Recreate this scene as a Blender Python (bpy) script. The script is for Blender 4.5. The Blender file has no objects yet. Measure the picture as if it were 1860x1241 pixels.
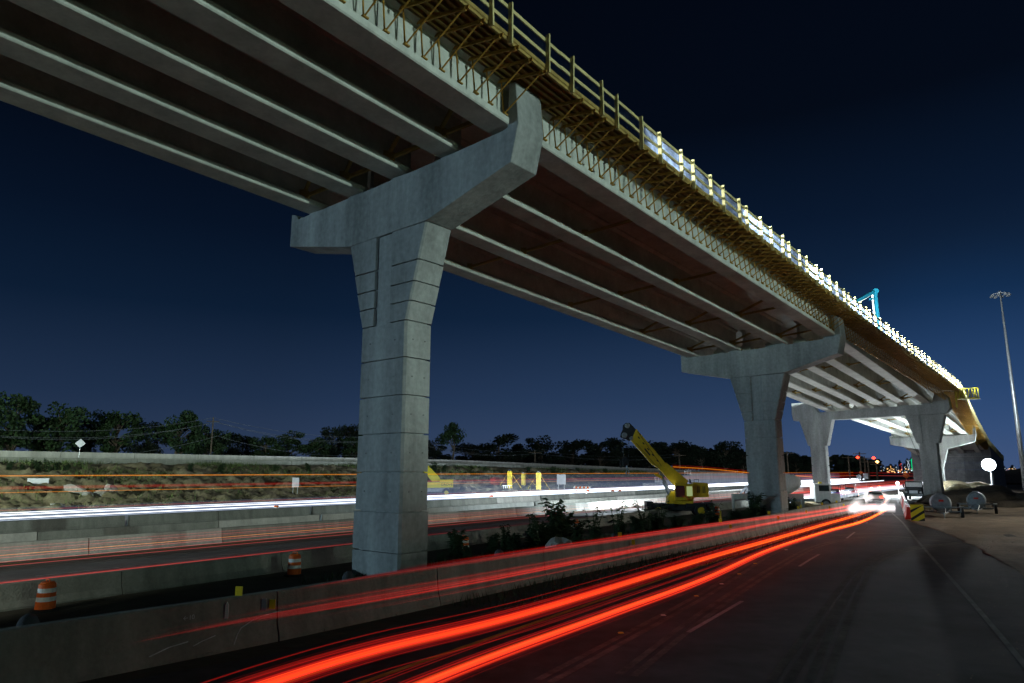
import bpy, bmesh, math, random
from mathutils import Vector, Matrix, noise
random.seed(7)
S = bpy.context.scene
C = S.collection
PI = math.pi
R = math.radians

# ------------------------------------------------------------------ camera
CAM_Z = 3.8
FPX, HOR = 1266.3, 856.85
PITCH = math.atan((HOR - 620.5) / FPX)
cam = bpy.data.cameras.new('camera'); cam_o = bpy.data.objects.new('camera', cam); C.objects.link(cam_o)
cam.sensor_width = 36; cam.lens = 36 * FPX / 1860; cam.clip_end = 8000; cam.clip_start = .05
cam_o.location = (0, 0, CAM_Z); cam_o.rotation_euler = (PI / 2 + PITCH, 0, 0)
S.camera = cam_o

# ------------------------------------------------------------------ world: clear night sky, paler towards the city glow low in the sky
w = bpy.data.worlds.new('World'); S.world = w; w.use_nodes = True
nt = w.node_tree; nt.nodes.clear()
def nd(t, kind, **kw):
    n = t.nodes.new(kind)
    for k, v in kw.items(): setattr(n, k, v)
    return n
wo = nd(nt, 'ShaderNodeOutputWorld'); bg = nd(nt, 'ShaderNodeBackground')
tc = nd(nt, 'ShaderNodeTexCoord'); sx = nd(nt, 'ShaderNodeSeparateXYZ')
nt.links.new(tc.outputs['Generated'], sx.inputs[0])
cr = nd(nt, 'ShaderNodeValToRGB'); nt.links.new(sx.outputs['Z'], cr.inputs[0])
els = cr.color_ramp.elements
stops = [(0.0, (.050, .074, .14)), (.05, (.034, .062, .135)), (.0985, (.022, .047, .110)), (.215, (.0062, .020, .054)), (.32, (.0032, .0100, .029)), (.45, (.0014, .0036, .0095))]
els[0].position = 0; els[0].color = (*stops[0][1], 1); els[1].position = 1; els[1].color = (.0006, .0015, .005, 1)
for p_, c_ in stops[1:]:
    e = els.new(p_); e.color = (*c_, 1)
# city glow: brighter towards azimuth ~38 degrees (right of the view)
dot = nd(nt, 'ShaderNodeVectorMath', operation='DOT_PRODUCT'); dot.inputs[1].default_value = (math.sin(R(37)), math.cos(R(37)), 0)
nt.links.new(tc.outputs['Generated'], dot.inputs[0])
mr = nd(nt, 'ShaderNodeMapRange'); mr.inputs[1].default_value = .55; mr.inputs[2].default_value = 1; mr.inputs[3].default_value = .62; mr.inputs[4].default_value = 1.0
nt.links.new(dot.outputs['Value'], mr.inputs[0])
d2 = nd(nt, 'ShaderNodeVectorMath', operation='DOT_PRODUCT'); d2.inputs[1].default_value = (math.sin(R(34)), math.cos(R(34)), 0)  # halo around the light tower, added into the sky colour
nt.links.new(tc.outputs['Generated'], d2.inputs[0])
m2 = nd(nt, 'ShaderNodeMapRange', interpolation_type='SMOOTHSTEP'); m2.inputs[1].default_value = .955; m2.inputs[2].default_value = 1.0; m2.inputs[3].default_value = 0; m2.inputs[4].default_value = 1
nt.links.new(d2.outputs['Value'], m2.inputs[0])
gm = nd(nt, 'ShaderNodeMix', data_type='RGBA', blend_type='ADD'); gm.inputs[7].default_value = (.001, .014, .05, 1)
nt.links.new(m2.outputs[0], gm.inputs[0]); nt.links.new(cr.outputs[0], gm.inputs[6])
nt.links.new(gm.outputs[2], bg.inputs[0]); nt.links.new(mr.outputs[0], bg.inputs[1]); nt.links.new(bg.outputs[0], wo.inputs[0])
S.view_settings.view_transform = 'Standard'; S.view_settings.look = 'None'; S.view_settings.exposure = 0; S.view_settings.gamma = 1
S.render.engine = 'CYCLES'
S.cycles.use_denoising = True; S.cycles.max_bounces = 6; S.cycles.transparent_max_bounces = 40
S.cycles.sample_clamp_indirect = 4; S.cycles.caustics_reflective = False; S.cycles.caustics_refractive = False

# faint moon, the only sun lamp
sn = bpy.data.lights.new('moon', 'SUN'); sn.energy = .03; sn.angle = R(.5); sn.color = (.75, .85, 1)
so = bpy.data.objects.new('moon', sn); C.objects.link(so); so.rotation_euler = (R(50), 0, R(120))

def point(name, loc, watts, col, r=.3, spot=None, aim=None, blend=.5):
    l = bpy.data.lights.new(name, 'SPOT' if spot else 'POINT'); l.energy = watts; l.color = col; l.shadow_soft_size = r
    o = bpy.data.objects.new(name, l); C.objects.link(o); o.location = loc
    if spot:
        l.spot_size = R(spot); l.spot_blend = blend
        o.rotation_euler = (Vector(aim) - Vector(loc)).to_track_quat('-Z', 'Y').to_euler()
    return o

# ------------------------------------------------------------------ helpers
def ray(px, py):
    xc = px - 930; yc = 620.5 - py
    return Vector((xc, FPX * math.cos(PITCH) - yc * math.sin(PITCH), FPX * math.sin(PITCH) + yc * math.cos(PITCH)))
def G(px, py, z=0):
    d = ray(px, py); t = (z - CAM_Z) / d.z
    return Vector((d.x * t, d.y * t, z))
def GY(px, py, Y):
    d = ray(px, py); t = Y / d.y
    return Vector((d.x * t, Y, CAM_Z + d.z * t))
HA = R(36)
def HP(s, t, z=0):      # highway frame: s forward along azimuth 36, t to the left
    return Vector((s * math.sin(HA) - t * math.cos(HA), s * math.cos(HA) + t * math.sin(HA), z))

class MB:
    def __init__(self): self.v = []; self.f = []
    def add(self, vs, fs):
        n = len(self.v); self.v += [tuple(x) for x in vs]; self.f += [tuple(i + n for i in f) for f in fs]; return self
    def box(self, c, s, rot=None):
        hx, hy, hz = s[0] / 2, s[1] / 2, s[2] / 2
        vs = [Vector((x, y, z)) for x in (-hx, hx) for y in (-hy, hy) for z in (-hz, hz)]
        if rot is not None: vs = [rot @ q for q in vs]
        c = Vector(c); vs = [q + c for q in vs]
        return self.add(vs, [(0, 1, 3, 2), (4, 6, 7, 5), (0, 4, 5, 1), (2, 3, 7, 6), (0, 2, 6, 4), (1, 5, 7, 3)])
    def bar(self, a, b, w_, h=None, up=(0, 0, 1)):
        h = h or w_; a = Vector(a); b = Vector(b); d = (b - a)
        L = d.length; d.normalize(); u = Vector(up)
        if abs(d.dot(u)) > .98: u = Vector((1, 0, 0))
        x = d.cross(u).normalized(); y = x.cross(d)
        vs = [p + x * sx_ * w_ / 2 + y * sy * h / 2 for p in (a, b) for sx_, sy in ((-1, -1), (1, -1), (1, 1), (-1, 1))]
        return self.add(vs, [(3, 2, 1, 0), (4, 5, 6, 7), (0, 1, 5, 4), (1, 2, 6, 5), (2, 3, 7, 6), (3, 0, 4, 7)])
    def tube(self, pts, r, n=8, cap=True):
        pts = [Vector(p) for p in pts]; k = len(pts); rs = r if isinstance(r, (list, tuple)) else [r] * k
        vs = []
        for i, p in enumerate(pts):
            d = (pts[min(i + 1, k - 1)] - pts[max(i - 1, 0)]).normalized()
            u = Vector((0, 0, 1)) if abs(d.z) < .95 else Vector((1, 0, 0))
            x = d.cross(u).normalized(); y = x.cross(d)
            for j in range(n):
                a = 2 * PI * j / n; vs.append(p + (x * math.cos(a) + y * math.sin(a)) * rs[i])
        fs = [(i * n + j, i * n + (j + 1) % n, (i + 1) * n + (j + 1) % n, (i + 1) * n + j) for i in range(k - 1) for j in range(n)]
        if cap: fs += [tuple(reversed(range(n))), tuple((k - 1) * n + j for j in range(n))]
        return self.add(vs, fs)
    def prism(self, prof, fn0, fn1):   # profile polygon, two maps 2d->3d, closed
        n = len(prof); vs = [fn0(*p) for p in prof] + [fn1(*p) for p in prof]
        return self.add(vs, [tuple(range(n - 1, -1, -1)), tuple(range(n, 2 * n))] + [(i, (i + 1) % n, n + (i + 1) % n, n + i) for i in range(n)])
    def lathe(self, c, prof, n=16, axis=None):   # (r,z) profile
        c = Vector(c); m = axis or Matrix.Identity(3); vs = []
        for r_, z in prof:
            for j in range(n):
                a = 2 * PI * j / n; vs.append(c + m @ Vector((r_ * math.cos(a), r_ * math.sin(a), z)))
        k = len(prof)
        fs = [(i * n + j, i * n + (j + 1) % n, (i + 1) * n + (j + 1) % n, (i + 1) * n + j) for i in range(k - 1) for j in range(n)]
        fs += [tuple(reversed(range(n))), tuple((k - 1) * n + j for j in range(n))]
        return self.add(vs, fs)
    def rock(self, c, s, seed=0, sub=2):
        bm = bmesh.new(); bmesh.ops.create_icosphere(bm, subdivisions=sub, radius=1)
        vs = []
        for q in bm.verts:
            p = q.co; d = 1 + .45 * noise.noise(p * 1.1 + Vector((seed * 3.1, 0, 0))) + .18 * noise.noise(p * 3 + Vector((0, seed, 0)))
            vs.append(Vector((p.x * s[0] * d, p.y * s[1] * d, p.z * s[2] * d)) + Vector(c))
        fs = [[q.index for q in f.verts] for f in bm.faces]; bm.free()
        return self.add(vs, fs)
    def mesh(self, name, m, smooth=False):
        me = bpy.data.meshes.new(name); me.from_pydata(self.v, [], self.f)
        bm = bmesh.new(); bm.from_mesh(me); bmesh.ops.recalc_face_normals(bm, faces=bm.faces); bm.to_mesh(me); bm.free()
        if m: me.materials.append(m)
        if smooth:
            for p in me.polygons: p.use_smooth = True
        return me
    def build(self, name, m, parent=None, smooth=False, bevel=0):
        o = bpy.data.objects.new(name, self.mesh(name, m, smooth)); C.objects.link(o)
        if parent: o.parent = parent
        if bevel:
            b = o.modifiers.new('bevel', 'BEVEL'); b.width = bevel; b.segments = 2; b.limit_method = 'ANGLE'
        return o

def tag(o, label=None, cat=None, group=None, kind=None):
    if label:
        o['label'] = label
        if len(label.split()) > 16: print('LONG', label)
    if cat: o['category'] = cat
    if group: o['group'] = group
    if kind: o['kind'] = kind
    return o
def empty(name, loc=(0, 0, 0), rz=0, label=None, cat=None, group=None):
    o = bpy.data.objects.new(name, None); C.objects.link(o); o.location = loc; o.rotation_euler = (0, 0, rz)
    o.empty_display_size = .3
    return tag(o, label, cat, group)
def kids(o): return [c for c in bpy.data.objects if c.parent == o]
def copy_tree(o, parent=None):
    c = o.copy(); C.objects.link(c)
    if parent: c.parent = parent
    for ch in kids(o): copy_tree(ch, c)
    return c
def place(o, loc, rz=0, label=None, group=None, sc=None):
    o.location = loc; o.rotation_euler = (0, 0, rz)
    if sc: o.scale = (sc,) * 3 if not isinstance(sc, tuple) else sc
    return tag(o, label, None, group)

# ------------------------------------------------------------------ materials
def mat(name, col, rough=.7, metal=0, scale=0, amt=.25, bump=0, col2=None, spec=.3, streak=False, detail=6, bscale=None):
    m = bpy.data.materials.new(name); m.use_nodes = True; t = m.node_tree; b = t.nodes['Principled BSDF']
    b.inputs['Roughness'].default_value = rough; b.inputs['Metallic'].default_value = metal; b.inputs['Specular IOR Level'].default_value = spec
    if not scale:
        b.inputs['Base Color'].default_value = (*col, 1); return m
    tc_ = nd(t, 'ShaderNodeTexCoord'); src = tc_.outputs['Object']
    geo = nd(t, 'ShaderNodeNewGeometry'); src = geo.outputs['Position']
    if streak:
        mp = nd(t, 'ShaderNodeMapping'); mp.inputs['Scale'].default_value = (1, 1, .18); t.links.new(src, mp.inputs[0]); src2 = mp.outputs[0]
    else: src2 = src
    n1 = nd(t, 'ShaderNodeTexNoise'); n1.inputs['Scale'].default_value = scale; n1.inputs['Detail'].default_value = detail; n1.inputs['Roughness'].default_value = .65
    t.links.new(src2, n1.inputs['Vector'])
    n2 = nd(t, 'ShaderNodeTexNoise'); n2.inputs['Scale'].default_value = scale * 7.3; n2.inputs['Detail'].default_value = 5; t.links.new(src, n2.inputs['Vector'])
    mx = nd(t, 'ShaderNodeMath', operation='MULTIPLY_ADD'); mx.inputs[1].default_value = .35
    t.links.new(n2.outputs['Fac'], mx.inputs[0]); t.links.new(n1.outputs['Fac'], mx.inputs[2])
    r_ = nd(t, 'ShaderNodeValToRGB'); e = r_.color_ramp.elements
    c2 = col2 or tuple(min(1, c * (1 + amt)) for c in col); c1 = tuple(c * (1 - amt) for c in col)
    e[0].position = .45; e[0].color = (*c1, 1); e[1].position = .88; e[1].color = (*c2, 1)
    mid = e.new(.67); mid.color = (*col, 1)
    t.links.new(mx.outputs[0], r_.inputs[0]); t.links.new(r_.outputs[0], b.inputs['Base Color'])
    if bump:
        n3 = nd(t, 'ShaderNodeTexNoise'); n3.inputs['Scale'].default_value = bscale or scale * 12; n3.inputs['Detail'].default_value = 6; t.links.new(src, n3.inputs['Vector'])
        bp = nd(t, 'ShaderNodeBump'); bp.inputs['Strength'].default_value = bump; bp.inputs['Distance'].default_value = .05
        t.links.new(n3.outputs['Fac'], bp.inputs['Height']); t.links.new(bp.outputs[0], b.inputs['Normal'])
    return m
def emis(name, col, s, add=False, body=None):
    m = bpy.data.materials.new(name); m.use_nodes = True; t = m.node_tree; t.nodes.clear()
    o = nd(t, 'ShaderNodeOutputMaterial'); e = nd(t, 'ShaderNodeEmission'); e.inputs[0].default_value = (*col, 1); e.inputs[1].default_value = s
    if add:
        a = nd(t, 'ShaderNodeAddShader'); tr = nd(t, 'ShaderNodeBsdfTransparent')
        t.links.new(e.outputs[0], a.inputs[0]); t.links.new(tr.outputs[0], a.inputs[1]); t.links.new(a.outputs[0], o.inputs[0])
    else: t.links.new(e.outputs[0], o.inputs[0])
    return m
M = {}
M['pier'] = mat('pier_concrete', (.27, .28, .27), .85, scale=.7, amt=.42, bump=.35, streak=True)
M['girder'] = mat('girder_concrete', (.47, .48, .43), .8, scale=.9, amt=.24, bump=.15, streak=False)
M['barrier'] = mat('barrier_concrete', (.22, .23, .20), .9, scale=1.4, amt=.3, bump=.5, streak=True)
M['barrier2'] = mat('pale_barrier_concrete', (.42, .42, .38), .9, scale=1.0, amt=.25, bump=.4, streak=True)
M['dark_conc'] = mat('dark_concrete', (.2, .2, .2), .9, scale=1, amt=.3, bump=.4)
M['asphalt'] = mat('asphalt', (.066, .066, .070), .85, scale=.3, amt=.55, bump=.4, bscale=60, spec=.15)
M['hwy'] = mat('highway_concrete', (.16, .155, .15), .8, scale=.4, amt=.25, bump=.3, bscale=40)
M['dirt'] = mat('dirt', (.22, .17, .12), .95, scale=.35, amt=.45, bump=.9, bscale=5)
M['clay'] = mat('excavated_clay', (.24, .20, .125), .95, scale=.45, amt=.75, bump=1, bscale=3, col2=(.07, .09, .035))
M['gnd'] = mat('ground_soil', (.06, .055, .04), .95, scale=.15, amt=.5, bump=.8, bscale=4)
M['rock'] = mat('limestone', (.26, .25, .23), .9, scale=2, amt=.3, bump=.6)
M['leaf'] = mat('leaves', (.018, .040, .012), .7, scale=.5, amt=.5)
M['leaf2'] = mat('dark_leaves', (.009, .018, .009), .7, scale=.5, amt=.5)
M['weed'] = mat('weed_leaves', (.03, .055, .022), .7, scale=3, amt=.4)
M['bark'] = mat('bark', (.09, .07, .05), .9, scale=4, amt=.3, bump=.5)
M['grass'] = mat('grass', (.07, .10, .03), .9, scale=.8, amt=.5)
M['wood'] = mat('formwork_timber', (.30, .21, .06), .8, scale=2.2, amt=.35, bump=.3)
M['wood2'] = mat('railing_timber', (.52, .44, .20), .8, scale=2.5, amt=.25)
M['rust'] = mat('rusty_bracket_steel', (.36, .20, .035), .6, .3, scale=3, amt=.5)
M['ply'] = mat('plywood', (.26, .18, .08), .85, scale=1.5, amt=.4)
M['yellow'] = mat('crane_yellow_paint', (.62, .40, .01), .4, scale=1.5, amt=.2, spec=.5)
M['yellow2'] = mat('bright_yellow_paint', (.50, .43, .03), .5, scale=1.5, amt=.15)
M['black'] = mat('black_paint', (.02, .022, .025), .45, scale=3, amt=.3)
M['tyre'] = mat('rubber', (.022, .022, .022), .85, scale=8, amt=.3)
M['grey'] = mat('grey_steel', (.22, .24, .26), .5, .4, scale=2.5, amt=.35)
M['galv'] = mat('galvanised_steel', (.5, .52, .54), .4, .6, scale=2.5, amt=.2)
M['teal'] = mat('teal_paint', (.008, .12, .18), .4, scale=2, amt=.15)
M['glass'] = mat('cab_glass', (.02, .03, .035), .08, spec=.8)
M['orange'] = mat('drum_orange', (.75, .13, .015), .55, scale=6, amt=.25)
M['white'] = mat('white_reflective', (.75, .75, .72), .4, scale=6, amt=.15)
M['sign'] = mat('sign_back_aluminium', (.55, .56, .6), .45, .2, scale=2, amt=.12)
M['red'] = mat('red_paint', (.5, .03, .02), .5, scale=3, amt=.3)
M['blue'] = mat('blue_tarp', (.01, .07, .45), .5, scale=2, amt=.3)
M['wline'] = mat('white_road_paint', (.30, .30, .30), .6, scale=2.5, amt=.45)
M['worn'] = mat('worn_white_paint', (.15, .15, .15), .8, scale=1.5, amt=.6)
M['tar'] = mat('crack_sealant', (.018, .018, .02), .95, spec=0)
M['yline'] = mat('yellow_road_paint', (.50, .34, .03), .6, scale=2.5, amt=.4)
M['spray'] = mat('cyan_spray_paint', (.12, .55, .5), .6, scale=5, amt=.3)
M['wspray'] = mat('white_spray_paint', (.5, .55, .58), .6, scale=5, amt=.4)
M['reflect'] = mat('yellow_reflector', (.8, .62, .03), .35, scale=9, amt=.1)
M['dust'] = mat('pale_road_dust', (.13, .125, .115), .95, spec=.1, scale=1.2, amt=.6)
M['skyline'] = mat('far_tower', (.05, .06, .08), .6, scale=.01, amt=.2)
M['rubble_dark'] = mat('dark_soil', (.05, .042, .032), .95, scale=.8, amt=.5, bump=1, bscale=5)
def sheet_mat():
    m = bpy.data.materials.new('clear_plastic_sheet'); m.use_nodes = True; t = m.node_tree; t.nodes.clear()
    o = nd(t, 'ShaderNodeOutputMaterial'); mx = nd(t, 'ShaderNodeMixShader'); tr = nd(t, 'ShaderNodeBsdfTransparent'); tl = nd(t, 'ShaderNodeBsdfTranslucent')
    tl.inputs[0].default_value = (.5, .62, .85, 1)
    n = nd(t, 'ShaderNodeTexNoise'); n.inputs['Scale'].default_value = 1.1; n.inputs['Detail'].default_value = 8; n.inputs['Distortion'].default_value = 2.2
    g = nd(t, 'ShaderNodeNewGeometry'); t.links.new(g.outputs['Position'], n.inputs['Vector'])
    mr_ = nd(t, 'ShaderNodeMapRange'); mr_.inputs[1].default_value = .42; mr_.inputs[2].default_value = .72; mr_.inputs[3].default_value = .08; mr_.inputs[4].default_value = .34
    t.links.new(n.outputs['Fac'], mr_.inputs[0]); t.links.new(mr_.outputs[0], mx.inputs[0])
    t.links.new(tr.outputs[0], mx.inputs[1]); t.links.new(tl.outputs[0], mx.inputs[2]); t.links.new(mx.outputs[0], o.inputs[0]); return m
M['sheet'] = sheet_mat()
M['lamp_white'] = emis('lamp_white', (.8, .92, 1), 25)
M['lamp_red'] = emis('lamp_red', (1, .05, .02), 6)
M['lamp_warm'] = emis('lamp_warm', (1, .45, .12), 8)
M['green_light'] = emis('green_light', (.0, .75, .28), 1.1)
M['cab_light'] = emis('cab_light', (.8, 1, .45), .35)

# ------------------------------------------------------------------ setting: ground, roads, slope
GX = MB(); GX.add([(-4000, -300, 0), (4500, -300, 0), (4500, 5500, 0), (-4000, 5500, 0)], [(0, 1, 2, 3)])
tag(GX.build('ground', M['gnd']), kind='structure')
def strip(name, m, L, Rr, z, n=1):
    b = MB()
    vs = []
    for a, c in zip(L, Rr): vs += [(a[0], a[1], z), (c[0], c[1], z)]
    b.add(vs, [(2 * i, 2 * i + 1, 2 * i + 3, 2 * i + 2) for i in range(len(L) - 1)])
    return tag(b.build(name, m), kind='structure')
def off(path, d):
    out = []
    for i, p in enumerate(path):
        a = path[max(i - 1, 0)]; b = path[min(i + 1, len(path) - 1)]; t = Vector((b[0] - a[0], b[1] - a[1])).normalized()
        out.append((p[0] + t.y * d, p[1] - t.x * d))
    return out
def smooth(path, n=6):     # Catmull-Rom
    P = [Vector(p) for p in path]; P = [2 * P[0] - P[1]] + P + [2 * P[-1] - P[-2]]; out = []
    for i in range(1, len(P) - 2):
        for k in range(n):
            t = k / n; out.append(.5 * ((2 * P[i]) + (P[i + 1] - P[i - 1]) * t + (2 * P[i - 1] - 5 * P[i] + 4 * P[i + 1] - P[i + 2]) * t * t + (3 * P[i] - P[i - 1] - 3 * P[i + 1] + P[i + 2]) * t ** 3))
    out.append(P[-2]); return out
# near road: left foot of the barrier and the right hand side
road_l = smooth([(-22, -6), (-9.0, 11.5), (-4.3, 16.6), (1.1, 24.2), (11.0, 37.6), (19.3, 49.5), (28.0, 61.5), (37, 74), (47, 88), (58, 104), (70, 122)])
road_r = smooth([(2, -6), (9.5, 11.5), (15, 20), (20, 28.7), (26.5, 42.9), (30.5, 52), (34.5, 62), (41, 74), (50, 86), (62, 102), (75, 120)])
strip('road', M['asphalt'], road_l, road_r, .012)
LE = smooth([(1.5, -8), (9.3, 11.5), (14.8, 20), (19.8, 28.7), (26.2, 42.9), (34, 62), (52, 88), (80, 122), (98, 150)], 12); LO = smooth([(60, -8), (70, 11), (80, 20), (90, 28), (100, 43), (115, 62), (135, 88), (170, 122), (200, 150)], 12)
lb = MB(); vs = []; NJ = 70
for a_, c_ in zip(LE, LO):
    for j in range(NJ + 1):
        f = (j / NJ) ** 1.6; p = Vector((a_[0], a_[1], 0)).lerp(Vector((c_[0], c_[1], 0)), f); k_ = min(1, j / 6)
        p.z = .022 + k_ * (.05 + .10 * noise.noise(p * .35) + .05 * noise.noise(p * 1.1) + .03 * noise.noise(p * 2.7)) if j else .001
        if j: p += Vector((.5 * noise.noise(p * .4), .5 * noise.noise(p * .4 + Vector((5, 0, 0))), 0)) * (1 if j < 4 else 0)
        vs.append(p)
lb.add(vs, [(i * (NJ + 1) + j, (i + 1) * (NJ + 1) + j, (i + 1) * (NJ + 1) + j + 1, i * (NJ + 1) + j + 1) for i in range(len(LE) - 1) for j in range(NJ)])
tag(lb.build('dirt_lot', M['dirt'], smooth=True), kind='structure')
# highway: near carriageway, gravel between barriers, far carriageway
strip('highway', M['hwy'], [HP(s, 36.2) for s in (-80, 0, 60, 420)], [HP(s, t)for s, t in ((-80, 23.2), (0, 23.2), (60, 25.5), (420, 25.5))], .008)
strip('shoulder', M['dark_conc'], [HP(s, 51.2) for s in (-80, 420)], [HP(s, 36.2) for s in (-80, 420)], .006)
strip('far_highway', M['hwy'], [HP(s, 66) for s in (-80, 420)], [HP(s, 51.2) for s in (-80, 420)], .008)
def line(path, d, w_, m, z=.018, dash=None):
    b = MB(); p = [Vector((q[0], q[1])) for q in path]
    L = off(p, d - w_ / 2); Q = off(p, d + w_ / 2); acc = 0
    # resample by arc length
    segs = []
    for i in range(len(L) - 1):
        ln = (Vector(L[i + 1]) - Vector(L[i])).length; n = max(1, int(ln / .6))
        for k in range(n):
            a = k / n; c = (k + 1) / n; acc += ln / n
            if dash and (acc + dash[2]) % dash[1] > dash[0]: continue
            l0 = Vector(L[i]).lerp(Vector(L[i + 1]), a); l1 = Vector(L[i]).lerp(Vector(L[i + 1]), c); q0 = Vector(Q[i]).lerp(Vector(Q[i + 1]), a); q1 = Vector(Q[i]).lerp(Vector(Q[i + 1]), c)
            b.add([(*l0, z), (*q0, z), (*q1, z), (*l1, z)], [(0, 1, 2, 3)])
    return b
ylw = [G(560, 1276), G(833, 1180), G(1045, 1107), G(1258, 1034), G(1400, 988), G(1500, 953), G(1560, 932)]
line(ylw, 0, .14, M['yline']).build('lane_marking', M['yline'])['kind'] = 'structure'
dsh = [G(1040, 1262), G(1250, 1150), G(1400, 1063), G(1470, 1018), G(1536, 980), G(1575, 950)]
line(dsh, 0, .12, M['wline'], dash=(5, 14, 8)).build('lane_marking', M['wline'])['kind'] = 'structure'
rln = [G(1905, 1262), G(1850, 1195), G(1770, 1100), G(1690, 1010), G(1662, 978), G(1640, 950), G(1620, 932)]
line(rln, 0, .13, M['worn']).build('lane_marking', M['worn'])['kind'] = 'structure'
for t_, m_ in ((25.0, 'wline'), (34.9, 'yline')):
    line([HP(-60, t_), HP(60, t_ + (1.6 if t_ < 30 else 0)), HP(300, t_ + (1.6 if t_ < 30 else 0))], 0, .14, M[m_], .014).build('lane_marking', M[m_])['kind'] = 'structure'
line([HP(-60, 30), HP(300, 30)], 0, .12, M['wline'], .014, (3, 12, 0)).build('lane_marking', M['wline'])['kind'] = 'structure'
sj = [G(1740, 975), G(1800, 1003), G(1860, 1035), G(1930, 1080)]
line(sj, 0, .10, M['dark_conc'], .019).build('road_joint', M['dark_conc'])['kind'] = 'structure'
# dusty tyre tracks swinging across the road to the dirt lot
tracks = [[(1720, 985), (1600, 975), (1500, 990), (1420, 1030), (1300, 1110), (1150, 1230)], [(1740, 975), (1580, 970), (1470, 982), (1400, 1010), (1290, 1080), (1000, 1241)],
          [(1760, 985), (1660, 1000), (1600, 1020), (1560, 1080), (1500, 1241)], [(1700, 990), (1620, 1005), (1575, 1030), (1530, 1090), (1430, 1241)]]
tb = MB()
for i, tr in enumerate(tracks):
    pth = [Vector(G(*q)[:2]) for q in tr]; pth = smooth(pth, 8)
    for dd in (0, .28): b_ = line(pth, dd, .16, None, .0155 + i * .0006 + dd * .001); tb.add(b_.v, b_.f)
tag(tb.build('tyre_tracks', M['dust']), kind='structure')

gb = MB(); rg = random.Random(4)
for k in range(1500):
    q = LE[min(len(LE) - 2, int(rg.uniform(.1, .9) * len(LE)))]; d = rg.gauss(0, 1.6); p = Vector((q[0] + rg.uniform(-.6, .6) + (abs(d) if rg.random() < .7 else -abs(d) * .5), q[1] + rg.uniform(-2.5, 2.5), .03)); r_ = rg.uniform(.008, .024)
    vs = [p + Vector((math.cos(a_) * r_ * rg.uniform(.6, 1.2), math.sin(a_) * r_ * rg.uniform(.6, 1.2), 0)) for a_ in (0, 1.6, 3.1, 4.7)] + [p + Vector((0, 0, r_ * rg.uniform(.6, 1.2)))]
    gb.add(vs, [(0, 1, 4), (1, 2, 4), (2, 3, 4), (3, 0, 4)])
tag(gb.build('gravel', M['dirt']), 'loose gravel spilled along the edge of the road and dirt lot', 'gravel', kind='stuff')
# slope with the excavated bank on the far side of the highway, and the frontage terrace above it
def terrain(name, m, ns, ntt, s0, s1, t0, t1, h, amp=1, seed=0):
    b = MB(); vs = []
    for i in range(ns + 1):
        for j in range(ntt + 1):
            s = s0 + (s1 - s0) * i / ns; t = t0 + (t1 - t0) * j / ntt
            z = h(s, t); vs.append(HP(s, t, z))
    b.add(vs, [(i * (ntt + 1) + j, (i + 1) * (ntt + 1) + j, (i + 1) * (ntt + 1) + j + 1, i * (ntt + 1) + j + 1) for i in range(ns) for j in range(ntt)])
    return tag(b.build(name, m, smooth=True), kind='structure')
def topz(s): return 4.7 - 2.4 * max(0, min(1, (s - 120) / 160))
def bank(s, t):
    k = max(0, min(1, (t - 67) / 25)); tz = topz(s)
    base = tz * (k ** 1.5 if k < 1 else 1)
    n = noise.noise(Vector((s * .18, t * .18, 0))) * .6 + noise.noise(Vector((s * .5, t * .5, 5))) * .5 + abs(noise.noise(Vector((s * 2.1, t * 1.9, 3)))) * .55 + noise.noise(Vector((s * 1.3, t * 1.3, 9))) * .5 + abs(noise.noise(Vector((s * .8, t * .5, 2)))) * .7
    e = min(1, k * 5) * (1 if t < 90 else max(0, (93 - t) / 3))
    return base + n * e * .9 - .02
terrain('embankment', M['clay'], 520, 64, -40, 190, 66, 93, bank)
terrain('terrace', M['gnd'], 30, 12, -60, 420, 93, 240, lambda s, t: topz(s) - .02)
terrain('far_slope', M['gnd'], 20, 10, 190, 420, 66, 93, lambda s, t: topz(s) * min(1, (t - 66) / 25))

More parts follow.
